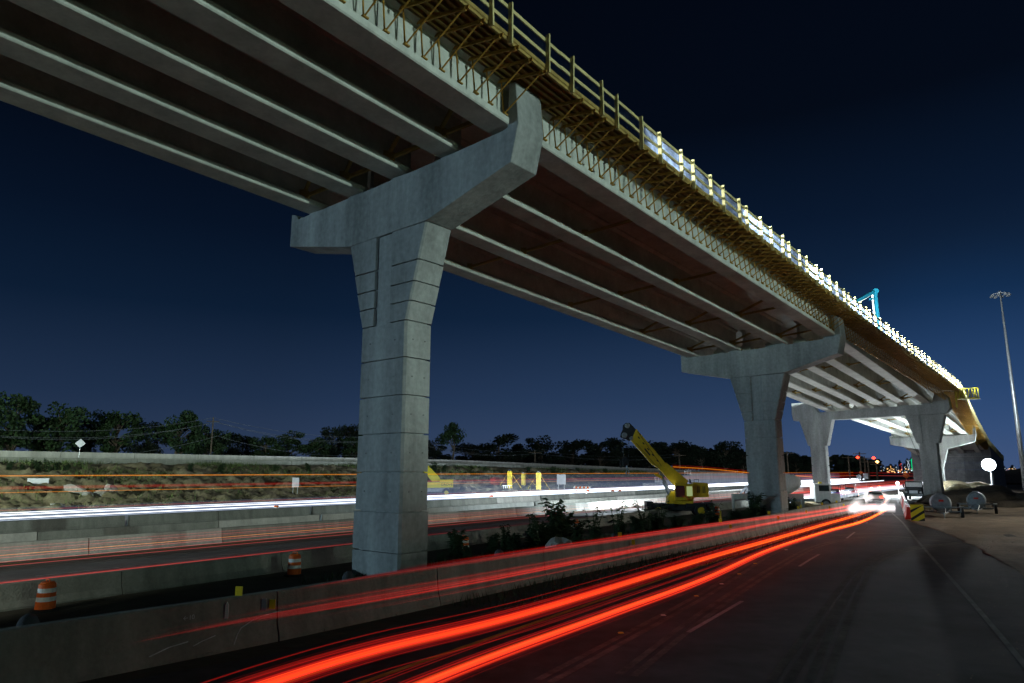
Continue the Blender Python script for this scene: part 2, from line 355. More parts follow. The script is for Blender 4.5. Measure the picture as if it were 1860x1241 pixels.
# ------------------------------------------------------------------ the bridge
NODES = [(-28.5, -4.9, 36.7, 16.2), (-4.6, 27.17, 38.6, 15.68), (20.83, 58.16, 40.5, 14.26), (52.65, 96.3, 39.5, 12.80), (76.5, 129.6, 36.5, 10.40), (98.5, 159.6, 37.5, 7.9), (123, 191, 38.5, 5.2)]
def BP(i, u, w_, z):
    x, y, a, zz = NODES[i]; a = R(a); return Vector((x + u * math.cos(a) + w_ * math.sin(a), y - u * math.sin(a) + w_ * math.cos(a), z))
def span_pt(i, u, k, dz):     # point on span i..i+1
    a = BP(i, u, .0, NODES[i][3]); b = BP(i + 1, u, 0, NODES[i + 1][3]); p = a.lerp(b, k)
    return p + Vector((0, 0, dz))
CT, CB, D = 2.34, 1.34, .69
def pier_local(parent, x, y, a, jz, fz, hb, pm=M['pier']):
    """column: stacked lifts, flared panelled head with a recess; front is -w"""
    a = R(a)
    def P(u, w_, z): return Vector((x + u * math.cos(a) + w_ * math.sin(a), y - u * math.sin(a) + w_ * math.cos(a), z))
    b = MB()
    def block(u0b, u1b, u0t, u1t, d, z0, z1, ch=.09):
        def ring(u0, u1, z): return [P(u0 + ch, -d, z), P(u1 - ch, -d, z), P(u1, -d + ch, z), P(u1, d - ch, z), P(u1 - ch, d, z), P(u0 + ch, d, z), P(u0, d - ch, z), P(u0, -d + ch, z)]
        vs = ring(u0b, u1b, z0) + ring(u0t, u1t, z1)
        b.add(vs, [tuple(range(7, -1, -1)), tuple(range(8, 16))] + [(i, (i + 1) % 8, 8 + (i + 1) % 8, 8 + i) for i in range(8)])
    block(-hb + .13, hb - .13, -hb + .13, hb - .13, D - .13, -.3, fz + .01)      # core showing in the joints
    z = fz; k = 0; lift = 1.42
    while z > 0:
        z0 = max(z - lift, -.2);  e = .035 if z < 2.9 else 0
        block(-hb - e, hb + e, -hb - e, hb + e, D + e, z0 + .03, z - .03)
        z -= lift
    # flare: recessed centre and two panelled wings
    fw = lambda q: CB + (CT - CB) * (q - fz) / (jz - fz)
    zs = [fz, fz + .2 * (jz - fz), fz + .4 * (jz - fz), fz + .62 * (jz - fz), jz]
    block(-.62, .42, -.62, .42, D - .10, fz, jz, .02)
    for sgn, inner in ((-1, -.52), (1, .32)):
        for z0, z1 in zip(zs, zs[1:]):
            z1_ = z1 - (.03 if z1 < jz else 0)
            if sgn < 0: block(-fw(z0), inner, -fw(z1), inner, D, z0 + .03, z1_, .07)
            else: block(inner, fw(z0), inner, fw(z1), D, z0 + .03, z1_, .07)
        zz0, zz1 = fz, jz
        if sgn < 0: block(-fw(fz) + .11, inner - .1, -fw(jz) + .11, inner - .1, D - .11, fz, jz - .01)
        else: block(inner + .1, fw(fz) - .11, inner + .1, fw(jz) - .11, D - .11, fz, jz - .01)
    th = MB(); z = fz - .7
    while z > .5:
        for u in (-hb * .55, hb * .55): th.box(P(u, -D - .001, z), (.05, .05, .05), Matrix.Rotation(-a, 3, 'Z'))
        for w_ in (-D * .45, D * .45): th.box(P(hb + .001, w_, z), (.05, .05, .05), Matrix.Rotation(-a, 3, 'Z'))
        z -= 1.42
    col_ = b.build('column', pm, parent); h_ = th.build('tie_holes', M['dark_conc'], col_)
    return col_
def cap_build(parent, x, y, a, prof, d=.72, m=None):
    a = R(a)
    def P(u, w_, z): return Vector((x + u * math.cos(a) + w_ * math.sin(a), y - u * math.sin(a) + w_ * math.cos(a), z))
    b = MB(); b.prism(prof, lambda u, z: P(u, -d, z), lambda u, z: P(u, d, z))
    return b.build('cap', m or M['pier'], parent, bevel=.03)
def t_cap(dz, sh=0, zc=0): # profile of hammerhead with an upturned right end
    q = [(-6.83, 14.06), (-CT - .02, 13.1), (CT + .02, 13.16), (6.53, 14.28), (6.87, 15.62), (6.76, 17.2), (6.46, 17.28), (6.38, 15.62), (6.2, 15.56), (2, 15.4), (-6.3, 15.26), (-6.42, 15.5), (-6.83, 15.62)]
    return [(u, z + dz) for u, z in q]
# (pier azimuths from the fit differ slightly from the chord)
p1 = empty('bridge_pier', (-4.6, 27.17, 0), 0, 'nearest concrete T-shaped pier with flared panelled head, left of centre', 'bridge pier', 'concrete piers of the bridge')
p2 = empty('bridge_pier', (20.83, 58.16, 0), 0, 'second concrete T-shaped pier, standing just right of the yellow crane', 'bridge pier', 'concrete piers of the bridge')
p3 = empty('bridge_pier', (45, 103, 0), 0, 'wide two-column portal pier straddling the road', 'bridge pier', 'concrete piers of the bridge')
p4 = empty('bridge_pier', (77, 129, 0), 0, 'farthest T-shaped pier seen behind the right column of the portal pier', 'bridge pier', 'concrete piers of the bridge')
def unp(o, root):   # keep world position while parented to an Empty at the thing's base
    o.matrix_parent_inverse = root.matrix_basis.inverted() if False else Matrix.Translation(-Vector(root.location)); return o
def pier_fin(root):
    for c in kids(root): unp(c, root)
pier_local(p1, -4.6, 27.17, 39.8, 13.13, 9.45, CB); cap_build(p1, -4.6, 27.17, 39.8, t_cap(0))
pier_local(p2, 20.83, 58.16, 41.5, 11.65, 7.95, CB); cap_build(p2, 20.83, 58.16, 41.5, t_cap(-1.45))
# portal
def p3pt(u): return (57.2 + u * math.cos(R(42)), 92.2 - u * math.sin(R(42)))
for u in (-16.45, -2.3): pier_local(p3, *p3pt(u), 42, 11.25, 7.5, .98 * CB * .85 / 1.0 if False else 1.05)
cap_build(p3, 57.2, 92.2, 42, [(-19.64, 11.3), (-17.5, 11.15), (-.4, 11.3), (.25, 11.4), (.74, 11.95), (.6, 13.4), (.15, 14.0), (-.9, 14.0), (-1.35, 12.68), (-16.0, 12.3), (-17.0, 13.85), (-19.75, 13.9), (-19.8, 12.2)])
pier_local(p4, 77.0, 128.9, 36.5, 7.9, 4.4, CB); cap_build(p4, 77.0, 128.9, 36.5, t_cap(-5.3))
for p_ in (p1, p2, p3, p4): pier_fin(p_)

# precast girders: one thing each
GP = [(-.50, 0), (.46, 0), (.50, .04), (.50, .25), (.22, .40), (.11, .52), (.11, 1.58), (.28, 1.70), (.28, 1.80), (-.28, 1.80), (-.28, 1.70), (-.11, 1.58), (-.11, .52), (-.22, .40), (-.50, .25)]
def girder(a, b, label, fw=1.0):
    d = (b - a); L = d.length; t = d.normalized(); s = Vector((t.y, -t.x, 0)).normalized()
    n = 24; m = MB(); k = len(GP); vs = []
    for i in (0, 1):
        p = a if i == 0 else b
        for u, z in GP: vs.append(p + s * u * (fw if abs(u) > .3 else 1) + Vector((0, 0, z)) - a)
    m.add(vs, [tuple(range(k - 1, -1, -1)), tuple(range(k, 2 * k))] + [(i, (i + 1) % k, k + (i + 1) % k, k + i) for i in range(k)])
    o = m.build('bridge_girder', M['girder']); o.location = a
    return tag(o, label, 'bridge girder', 'precast girders under the deck')
ordw = ['first (rightmost)', 'second', 'third', 'fourth', 'fifth', 'sixth']
US = {0: [5.92, 3.3, .50, -2.2, -4.98], 1: [5.92, 2.0, -1.9, -5.8], 2: None, 3: None, 4: [5.92, 2.9, 0, -2.9, -5.7]}
P3U = [-2.0, -4.6, -7.1, -9.5, -11.9, -14.3]
P2U = [5.92, 3.4, 1.1, -1.2, -3.5, -5.9]
P4U = [5.9, 3.7, 1.4, -.9, -3.2]
G3pt = lambda u, w_, z: Vector((57.2 + u * math.cos(R(42)) + w_ * math.sin(R(42)), 92.2 - u * math.sin(R(42)) + w_ * math.cos(R(42)), z))
def bz(i): return NODES[i][3]
def zu(i, u): return bz(i) + .033 * (u - 5.92)
def z3(u): return bz(3) + .038 * (u + 2.0)
sp_lab = {0: 'overhead span in the near left', 1: 'span between the two nearest T piers', 2: 'span between second pier and portal pier', 3: 'span just beyond the portal pier', 4: 'farthest span'}
GIRD = []
for i in range(5):
    if i in (0, 1, 4): prs = [(BP(i, u, .05, zu(i, u)), BP(i + 1, u, -.05, zu(i + 1, u))) for u in US[i]]
    elif i == 2: prs = [(BP(2, a, .05, zu(2, a)), G3pt(b, -.05, z3(b))) for a, b in zip(P2U, P3U)]
    else: prs = [(G3pt(a, .05, z3(a)), BP(4, b, -.05, zu(4, b))) for a, b in zip([-2.15, -5.1, -8.1, -11.1, -14.2], P4U)]
    for j, (a, b) in enumerate(prs):
        GIRD.append((i, j, a, b)); girder(a, b, '%s concrete girder from the right, %s' % (ordw[j], sp_lab[i]), fw=1.0)

PIERS = {1: p1, 2: p2, 3: p3, 4: p4}
for (i, j, a, b_) in GIRD:
    t = (b_ - a).normalized()
    for n_, q, sg in ((i, a, 1), (i + 1, b_, -1)):
        if n_ not in PIERS: continue
        m_ = MB(); m_.box(q + t * sg * .3 + Vector((0, 0, -.10)), (.46, .86, .19), Matrix.Rotation(math.atan2(t.y, t.x), 3, 'Z')); unp(m_.build('bearing_pad', M['pier'], PIERS[n_]), PIERS[n_])
# deck slabs, one per span, with soffit
def edge_l(i):  # left edge u at the start / end of span i
    return {0: (-6.6, -6.6), 1: (-7.0, -7.0), 2: (-6.9, None), 3: (None, -4.6), 4: (-6.6, -6.6), 5: (-6.6, -6.6)}[i]
def deck_corner(i, end, side, dz):
    n = i + end
    if side == 'R': return BP(n, 6.95, 0, bz(n) + dz + .03)
    if n == 3: return G3pt(-15.4, 0, z3(-15.4) + dz)
    u = edge_l(i)[end]; return BP(n, u, 0, zu(n, u) + dz)
spn = ['overhead near left', 'between the nearest piers', 'before the portal pier', 'beyond the portal pier', 'at the far end', 'running onto the far embankment']
for i in range(6):
    root = empty('bridge_deck', BP(i, 0, 0, bz(i)), 0, 'concrete deck slab of the span ' + spn[i], 'bridge deck', 'deck slabs of the bridge')
    b = MB(); c0 = [deck_corner(i, e, s_, 1.805) for e, s_ in ((0, 'L'), (0, 'R'), (1, 'R'), (1, 'L'))]; c1 = [q + Vector((0, 0, .16)) for q in c0]
    b.add(c0 + c1, [(3, 2, 1, 0), (4, 5, 6, 7), (0, 1, 5, 4), (1, 2, 6, 5), (2, 3, 7, 6), (3, 0, 4, 7)]); unp(b.build('slab', M['girder'], root), root)
    # plywood overhang form with long joists on the right edge
    b = MB(); n = 1
    for u0, u1, z0, z1 in ((6.15, 8.02, (1.80, 1.49), (1.82, 1.51)), (7.95, 8.03, (1.515, 1.515), (1.64, 1.64))):
        vs = []
        for nn in (i, i + 1):
            for u, z in ((u0, z0[0]), (u1, z0[1]), (u1, z1[1]), (u0, z1[0])): vs.append(BP(nn, u, 0, bz(nn) + z - .003))
        b.add(vs, [(0, 1, 2, 3), (7, 6, 5, 4), (0, 4, 5, 1), (1, 5, 6, 2), (2, 6, 7, 3), (3, 7, 4, 0)])
    for u in (6.4, 6.72, 7.04, 7.36, 7.68, 7.96):
        zj_ = 1.80 - (u - 6.15) * .166 - .065; b.bar(BP(i, u, 0, bz(i) + zj_), BP(i + 1, u, 0, bz(i + 1) + zj_), .08, .11)
    unp(b.build('formwork', M['wood'], root), root)

# cross girt joists under plywood (short sleepers) belong to the bracket set: the overhang bracket
bb = MB()
bb.bar((.14, 0, 1.645), (2.22, 0, 1.30), .05, .11)       # top beam pair
bb.tube([(.42, 0, .34), (.30, 0, 1.60)], .028, 6)        # upright
bb.tube([(.44, 0, .34), (1.98, 0, 1.30)], .028, 6)       # strut
bb.box((.42, 0, .30), (.24, .2, .045)); bb.box((.43, 0, .36), (.1, .07, .1)); bb.box((2.02, 0, 1.28), (.16, .1, .1))
bmesh_bracket = bb.mesh('overhang_bracket', M['rust'])
cnt = 0
for i in range(0, 5):
    a = BP(i, 5.92, 0, bz(i)); b_ = BP(i + 1, 5.92, 0, bz(i + 1)); L = (b_ - a).length; n = int(L / .79)
    ang = math.atan2(b_.y - a.y, b_.x - a.x) - PI / 2
    for k in range(n):
        if i == 0 and k < n - 24: continue
        if i == 4 and k > 30: continue
        f = (k + .6) / n
        if f * L < 1.2 or (1 - f) * L < 1.1: continue
        o = bpy.data.objects.new('overhang_bracket', bmesh_bracket); C.objects.link(o); o.location = a.lerp(b_, f) + Vector((random.uniform(-.03, .03), random.uniform(-.05, .05), 0))
        o.rotation_euler = (0, 0, ang + random.uniform(-.02, .02)); cnt += 1
        tag(o, 'rusty triangular steel bracket in the row propping the timber overhang forms of the deck', 'bracket', 'overhang brackets along the right fascia girder')
print('brackets', cnt)
# guard rails: posts, two rails and a plastic sheet per span
post_w = [[] for _ in range(6)]
for i in range(0, 6):
    root = empty('guard_rail', BP(i, 8.15, 0, bz(i) + 1.26), 0, 'timber guard rail on the right deck edge of the span ' + spn[i], 'guard rail', 'timber guard rails along the deck edge')
    a = BP(i, 8.13, 0, bz(i)); b_ = BP(i + 1, 8.13, 0, bz(i + 1)); L = (b_ - a).length; t = (b_ - a).normalized()
    n = int(L / 1.6); k0 = n - 6 if i == 0 else 0
    pb = MB(); pb.box((0, 0, .70), (.15, .07, 1.42)); pm = pb.mesh('post', M['wood2'])
    ang = math.atan2(t.y, t.x) - PI / 2; f0 = None
    for k in range(k0, n):
        f = (k + .35 + (.0, .22, -.12, .05)[k % 4] + random.uniform(-.06, .06)) / n; f0 = f if f0 is None else f0
        p = a.lerp(b_, f) + Vector((0, 0, 1.26 + random.uniform(-.05, .05)))
        o = bpy.data.objects.new('post', pm); C.objects.link(o); o.parent = root; o.location = p - root.location; o.rotation_euler = (random.uniform(-.02, .02), random.uniform(-.02, .02), ang)
    st = a.lerp(b_, 0 if i else f0 - .01)
    s_ = Vector((t.y, -t.x, 0)).normalized()
    for h, dx in ((2.52, -.06), (1.98, -.06)):
        r_ = MB(); nseg = max(1, int((b_ - st).length / 4.8))
        for q in range(nseg):
            p0 = st.lerp(b_, q / nseg); p1_ = st.lerp(b_, (q + 1) / nseg + .004); j = .02 * (q % 2)
            r_.bar(p0 - s_ * (.07 + j) + Vector((0, 0, h)), p1_ - s_ * (.07 + j) + Vector((0, 0, h)), .04, .13)
        unp(r_.build('rail', M['wood2'], root), root)
    sh = MB(); m = 60; vs = []
    for q in range(m + 1):
        p = st.lerp(b_, q / m)
        for h in range(5):
            wv = .05 * noise.noise(Vector((q * .7, h * .9, i * 5)))
            zt = 1.66 + h * .215
            vs.append(p - s_ * (.13 + wv + .05) + Vector((0, 0, zt + (.05 * noise.noise(Vector((q * .5, 3, i))) if h == 4 else 0))))
    sh.add(vs, [(q * 5 + h, (q + 1) * 5 + h, (q + 1) * 5 + h + 1, q * 5 + h + 1) for q in range(m) for h in range(4)])
    unp(sh.build('plastic_sheet', M['sheet'], root, smooth=True), root)

# timber braces between girders
def brace(a, b, lab):
    root = MB(); root.bar((0, 0, 0), b - a, .12, .14); root.box((0, 0, .02), (.3, .3, .3))
    o = root.build('timber_brace', M['wood']); o.location = a
    return tag(o, lab, 'timber brace', 'timber braces between the girders')
def gp(i, j, k, du=0, dz=0):
    for (ii, jj, a, b) in GIRD:
        if ii == i and jj == j:
            p = a.lerp(b, k); t = (b - a).normalized(); s_ = Vector((t.y, -t.x, 0)).normalized(); return p + s_ * du + Vector((0, 0, dz))
for i, ks in ((0, (.55, .965)), (1, (.25, .5, .75, .96)), (2, (.04, .3, .6, .9)), (3, (.1, .4, .7, .95))):
    nj = len([1 for g in GIRD if g[0] == i])
    for j in range(nj - 1):
        for k in ks:
            wh = '%s girder gap, %s, span %s' % (['first', 'second', 'third', 'fourth', 'fifth'][j], 'near end' if k < .2 else 'far end' if k > .89 else 'before middle' if k < .45 else 'past middle', spn[i])
            if i == 0 and k == .55 and j != nj - 2: continue
            brace(gp(i, j + 1, k, .42, .34), gp(i, j, k + .012, -.3, .55), 'low timber strut, ' + wh)
            if k > .5: brace(gp(i, j + 1, k, .25, .45), gp(i, j, k - .02, -.3, 1.25), 'diagonal timber, ' + wh)

# far abutment and retaining wall
ab = empty('abutment_wall', BP(5, 0, 0, 0), 0, 'dark panelled retaining wall under the far end of the bridge', 'retaining wall')
b = MB()
for q in range(9):
    for h in range(6):
        u0 = -7.2 + q * 1.7; z0 = h * 1.45 - .1
        b.box((0, 0, 0), (0, 0, 0)) if False else None
        c = BP(5, u0 + .83, .5, z0 + .72)
        b.box(c, (1.66, .3, 1.41), Matrix.Rotation(-R(NODES[5][2]), 3, 'Z'))
unp(b.build('wall_panels', M['dark_conc'], ab), ab)
b = MB()
for side, u in (('r', 8.0), ('l', -7.0)):
    vs = []
    for nn, wq in ((5, .3), (6, 0)):
        vs += [BP(nn, u, wq, -.2), BP(nn, u, wq, bz(nn) + 1.3), BP(nn, u - .3, wq, bz(nn) + 1.3), BP(nn, u - .3, wq, -.2)]
    b.add(vs, [(3, 2, 1, 0), (4, 5, 6, 7), (0, 1, 5, 4), (1, 2, 6, 5), (2, 3, 7, 6), (3, 0, 4, 7)])
unp(b.build('wing_wall', M['dark_conc'], ab), ab)

# ------------------------------------------------------------------ concrete barriers
def jersey(a, b, h, m, name='concrete_barrier', wb=.6, wt=.2):
    """a,b ground points of the centre line"""
    a = Vector((a[0], a[1], 0)); b = Vector((b[0], b[1], 0)); t = (b - a).normalized(); s_ = Vector((t.y, -t.x, 0)); o0 = a
    pr = [(-wb / 2, -.02), (wb / 2, -.02), (wb / 2, .08 * h), (wb * .33, .34 * h), (wt / 2 + .02, h * .97), (wt / 2 - .01, h), (-wt / 2 + .01, h), (-wt / 2 - .02, h * .97), (-wb * .33, .34 * h), (-wb / 2, .08 * h)]
    q = MB(); q.prism(pr, lambda u, z: s_ * u + Vector((0, 0, z)) + t * .015, lambda u, z: (b - a) - t * .015 + s_ * u + Vector((0, 0, z)))
    for f in (.28, .72):
        for sg in (1, -1): q.box((b - a) * f + s_ * sg * wb * .46 + Vector((0, 0, .03)), (.5, .1, .05), Matrix.Rotation(math.atan2(t.y, t.x), 3, 'Z'))
    o = q.build(name, m); o.location = o0; return o
# near barrier along the road: centre line 0.3 left of the road foot
nb_l = [(-14.5, 5.2), (-9.35, 12.55), (-5.55, 17.05), (-2.3, 21.3), (1.0, 25.9), (4.9, 31.0), (9.3, 36.7), (14.4, 43.1), (18.6, 49.3), (22.8, 55.5), (27.2, 61.4), (31.6, 67.3), (36, 73.2)]
wn = ['outside the lower left corner', 'running into the lower left corner', 'with the pointed tag and chalk number', 'just right of the dark seam', 'under the nearest pier', 'below the leafy weeds', 'with cyan spray marks', 'below the marker post', 'before the second pier', 'just past the second pier', 'beside the rubble heap', 'last before the white glare']
NB = []
for k, (a, b) in enumerate(zip(nb_l, nb_l[1:])):
    o = jersey(a, b, 1.07, M['barrier'], wb=.62, wt=.24); NB.append(o)
    tag(o, 'grey concrete barrier beside the near road, ' + wn[k], 'concrete barrier', 'concrete barriers beside the near road')
# barrier on the near edge of the highway
for k in range(26):
    s0 = -13 + k * 6.1; s1 = s0 + 6.1; tt = lambda s: 23.3 + 2.2 * max(0, min(1, s / 60))
    o = jersey(HP(s0, tt(s0))[:2], HP(s1, tt(s1))[:2], .70, M['barrier'])
    tag(o, 'low concrete barrier section on the near edge of the highway behind the drums', 'concrete barrier', 'low barriers on the near edge of the highway')
for (t_, h_, mk, lab, ps) in ((36.0, .78, 'barrier2', 'pale concrete barrier section just behind the red highway streaks', 9.2), (41.3, .78, 'barrier2', 'pale concrete barrier section in the middle row of the highway barriers', 9.0), (51, .80, 'barrier', 'grey concrete barrier section in the back row below the white light streaks', 9.1)):
    k = 0; s0 = -14 - t_ * .2
    while s0 < 190:
        ln = ps * (.72 + .5 * random.random()); s1 = s0 + ln
        if not (t_ > 40 and random.random() < .07):
            o = jersey(HP(s0, t_)[:2], HP(s1 - random.choice((.02, .02, .02, .3)), t_)[:2], h_, M[random.choice((mk, mk, 'barrier', 'barrier2'))])
            tag(o, lab, 'concrete barrier', lab.replace('concrete barrier section', 'barriers'))
        s0 = s1
def BT(px, t, dz=0):
    r0 = (px - 930) / 1287; Y = t / (.588 - .809 * r0); x = r0 * Y; s_1 = x * math.sin(HA) + Y * math.cos(HA); return Vector((x, Y, bank(s_1, t) + dz))
# long parapets above the bank
def wall_run(t_, z0f, h, s0, s1, seg, m, lab, th=.3):
    s = s0; k = 0
    while s < s1:
        b = MB(); a0 = HP(s + .03, t_, z0f(s)); a1 = HP(s + seg - .03, t_, z0f(s + seg)); q = a1 - a0; up = Vector((0, 0, h)); n_ = HP(0, 1) * th
        b.add([Vector(), q, q + up, up, n_, q + n_, q + up + n_, up + n_], [(0, 1, 2, 3), (5, 4, 7, 6), (0, 4, 5, 1), (3, 2, 6, 7), (0, 3, 7, 4), (1, 5, 6, 2)])
        o = b.build('parapet_wall', m); o.location = a0; tag(o, lab, 'parapet wall', lab + ' (run)'); s += seg
wall_run(94, lambda s: topz(s) - .1, .85, -50, 240, 12, M['barrier'], 'grey low parapet section along the top of the dirt bank')
wall_run(102, lambda s: topz(s) + .2, 1.45, -55, 300, 9.5, M['barrier2'], 'pale upper parapet panel in front of the trees')
# ------------------------------------------------------------------ light streaks (long exposure): real strands at lamp height along the lanes
LIGHT_STREAKS = True
def ramp_em(name, col, s):
    return emis(name, col, s, add=True)
T = {'red': ramp_em('streak_red', (1, .02, .012), .08), 'red_dim': ramp_em('streak_red_dim', (1, .02, .02), .018), 'hot': ramp_em('streak_orange_red', (1, .11, .008), .10),
     'wsoft': ramp_em('streak_soft_white', (.75, .86, 1), .3), 'amber': ramp_em('streak_amber', (1, .28, .01), .3), 'white': ramp_em('streak_white', (.85, .9, 1), 1.2), 'pale': ramp_em('streak_pale_blue', (.45, .6, 1), .022), 'amber2': ramp_em('streak_near_amber', (1, .34, .01), .08), 'glare': ramp_em('headlight_glare', (1, .93, .95), .10), 'pink': ramp_em('streak_pink', (1, .10, .08), .16)}
def streak(pts, strands, label, group, n=8):
    if not LIGHT_STREAKS: return
    root = empty('light_streak', pts[0], 0, label, 'light streak', group)
    P3_ = smooth([Vector(p) for p in pts], n); by = {}
    for st in strands:
        du, dz, r, mk = st[:4]; a, b = (st[4:6] if len(st) > 5 else (0, 1))
        i0 = int(a * (len(P3_) - 1)); i1 = max(i0 + 2, int(b * (len(P3_) - 1)) + 1); seg = P3_[i0:i1]; out = []; rr = []
        for i, p in enumerate(seg):
            t = (seg[min(i + 1, len(seg) - 1)] - seg[max(i - 1, 0)]).normalized(); s_ = Vector((t.y, -t.x, 0)).normalized()
            out.append(p + s_ * du + Vector((0, 0, dz))); e = min(1, (i + .1) / 14); rr.append(r * (e if len(st) > 6 or a > 0 else 1))
        by.setdefault(mk, MB()).tube(out, rr, 6, cap=False)
    for mk, b in by.items(): unp(b.build('strand', T[mk], root, smooth=True), root)
def zs_(pts, z): return [G(x, y, z) for x, y in pts]
rnd = random.Random(3)
def fan(n, w_, h, r0, r1, keys, a=0, b=1):
    return [(rnd.gauss(0, w_), rnd.gauss(0, h), rnd.uniform(r0, r1), rnd.choice(keys), a + (rnd.uniform(0, .3) if a > 0 else 0), b) for _ in range(n)]
gN = 'red tail light streaks over the near road'
M1p = zs_([(300, 1310), (500, 1238), (691, 1180), (975, 1109), (1280, 1015), (1400, 981), (1500, 952), (1560, 935), (1600, 920)], .8)
M2p = zs_([(560, 1330), (780, 1238), (929, 1180), (1117, 1112), (1280, 1052), (1401, 998), (1500, 966), (1570, 946), (1612, 925)], .8)
def glow(rs, keys, a=0, b=1, dz=0): return [(0, dz, r, k, a, b) for r, k in zip(rs, keys)]
streak(M1p, glow((.025, .045, .07, .10, .13, .17), ('red', 'red', 'red', 'red_dim', 'red_dim', 'red_dim')) + fan(34, .13, .11, .003, .010, ['red', 'red', 'red_dim']) + fan(15, .035, .035, .008, .02, ['hot', 'hot', 'red']) + fan(8, .03, .03, .012, .026, ['amber2'], .4, 1), 'upper of the two thick red orange streaks on the near road', gN)
streak(M2p, glow((.025, .045, .07, .10, .13), ('red', 'red', 'red', 'red_dim', 'red_dim')) + fan(30, .10, .09, .003, .010, ['red', 'red', 'red_dim']) + fan(16, .035, .035, .008, .02, ['hot', 'hot', 'red']) + fan(8, .03, .03, .01, .022, ['amber'], .5, 1), 'thick glowing orange red streak, the lowest and rightmost on the near road', gN)
U1p = zs_([(100, 1197), (413, 1133), (620, 1097), (833, 1060), (1010, 1027), (1280, 974), (1400, 950), (1500, 933), (1590, 917)], 1.5)
streak(U1p, fan(16, .06, .09, .004, .013, ['red', 'red_dim', 'red_dim'], .04, 1) + [(0, 0, .07, 'red_dim', .06, 1), (0, 0, .05, 'red_dim', .06, 1), (0, 0, .09, 'red_dim', .1, 1), (0, 0, .035, 'red', .3, 1), (0, 0, .055, 'red', .45, 1), (0, 0, .075, 'pink', .7, 1)], 'red streak crossing the near barrier, second from the top', gN)
U0p = zs_([(430, 1092), (620, 1056), (847, 1020), (1081, 985), (1280, 956), (1400, 940), (1500, 927), (1560, 916)], 1.8)
streak(U0p, fan(14, .05, .07, .004, .012, ['red', 'red_dim'], .04, 1) + [(0, 0, .06, 'red_dim', .1, 1), (0, 0, .08, 'red_dim', .1, 1), (0, 0, .03, 'red', .3, 1), (0, 0, .05, 'red', .55, 1), (0, 0, .065, 'pink', .75, 1)], 'topmost thin red streak running along the upper edge of the near barrier', gN)
gH = 'light streaks over the far highway'
S_ = (-30, -10, 10, 40, 80, 130, 200, 330)
streak([HP(s, 25.6 + 1.5 * min(1, max(0, s / 60)), .45) for s in S_], [(0, 0, .02, 'red'), (.1, 0, .012, 'pink'), (0, 0, .05, 'red_dim')], 'lowest thin red streak on the highway behind the drums', gH)
streak([HP(s, 30.2, .75) for s in S_], [(0, 0, .014, 'pink'), (.3, .12, .010, 'red'), (-.5, .2, .012, 'pink'), (.8, -.2, .014, 'pink'), (1.2, .3, .01, 'red'), (-.9, -.25, .016, 'pink'), (0, 0, .3, 'red_dim', .55, 1), (.4, .1, .05, 'pink', .5, 1), (-.4, .3, .04, 'pink', .5, 1), (.2, -.3, .05, 'red', .5, 1)], 'bundle of thin pink red streaks in front of the highway barriers', gH)
streak([HP(s, 33.6, .5) for s in S_], [(0, 0, .012, 'amber'), (0, .3, .010, 'pink'), (0, .5, .03, 'pink', .6, 1)], 'thin orange streak over the highway next to the barriers', gH)
streak([HP(s, 60, 3.5) for s in S_], [(0, 0, .045, 'amber')], 'level thin orange streak high over the far carriageway', gH)
streak([HP(s, 60, 2.6) for s in S_], [(0, 0, .06, 'red'), (0, .1, .03, 'red'), (0, -.1, .03, 'red_dim')], 'wide red streak across the dirt bank', gH)
streak([HP(s, 60, 2.3) for s in S_], [(0, 0, .022, 'amber')], 'hair thin amber streak just below the wide red one', gH)
streak([HP(s, 60, 1.05) for s in S_], [(0, 0, .04, 'red')], 'thin red streak right above the white headlight bands', gH)
streak([HP(s, 59.5, .75) for s in S_], [(0, 0, .04, 'white'), (0, .14, .02, 'white'), (0, -.02, .09, 'pale'), (0, .1, .12, 'white', .5, 1), (0, 0, .18, 'pale'), (0, 0, .3, 'pale'), (0, .05, .5, 'pale'), (0, .1, .25, 'wsoft', .45, 1)], 'upper white headlight band on the far carriageway', gH)
streak([HP(s, 56, .70) for s in S_], [(0, 0, .035, 'white'), (0, -.12, .018, 'wsoft'), (0, 0, .12, 'white', .5, 1), (0, 0, .15, 'pale'), (0, 0, .3, 'pale'), (0, -.05, .45, 'pale'), (0, -.1, .3, 'wsoft', .5, 1)], 'lower white headlight band on the far carriageway', gH)
streak([HP(s, 53.6, .9) for s in S_], [(0, 0, .025, 'pale'), (0, 0, .2, 'wsoft', .42, .95), (0, 0, .12, 'white', .52, .9), (0, .1, .32, 'wsoft', .55, .9)], 'broad white headlight glow above the back row of barriers', gH)
streak([HP(s, 38.5, .9) for s in S_[3:]], [(0, 0, .10, 'white', .35, .9)], 'white streak between the barrier rows behind the crane', gH)
# faint wash of the pale lorries that passed
for t_, h_, z_ in ((60.5, 1.1, 2.2),):
    streak([HP(s, t_, z_) for s in (62, 90, 120, 160, 210, 300)], [(0, 0, 1.3, 'pale', 0, 1), (0, -.4, .9, 'pale', 0, 1), (0, -.8, .5, 'pale', 0, 1)], 'wide pale blue blur of passed lorries before the dirt bank', gH)
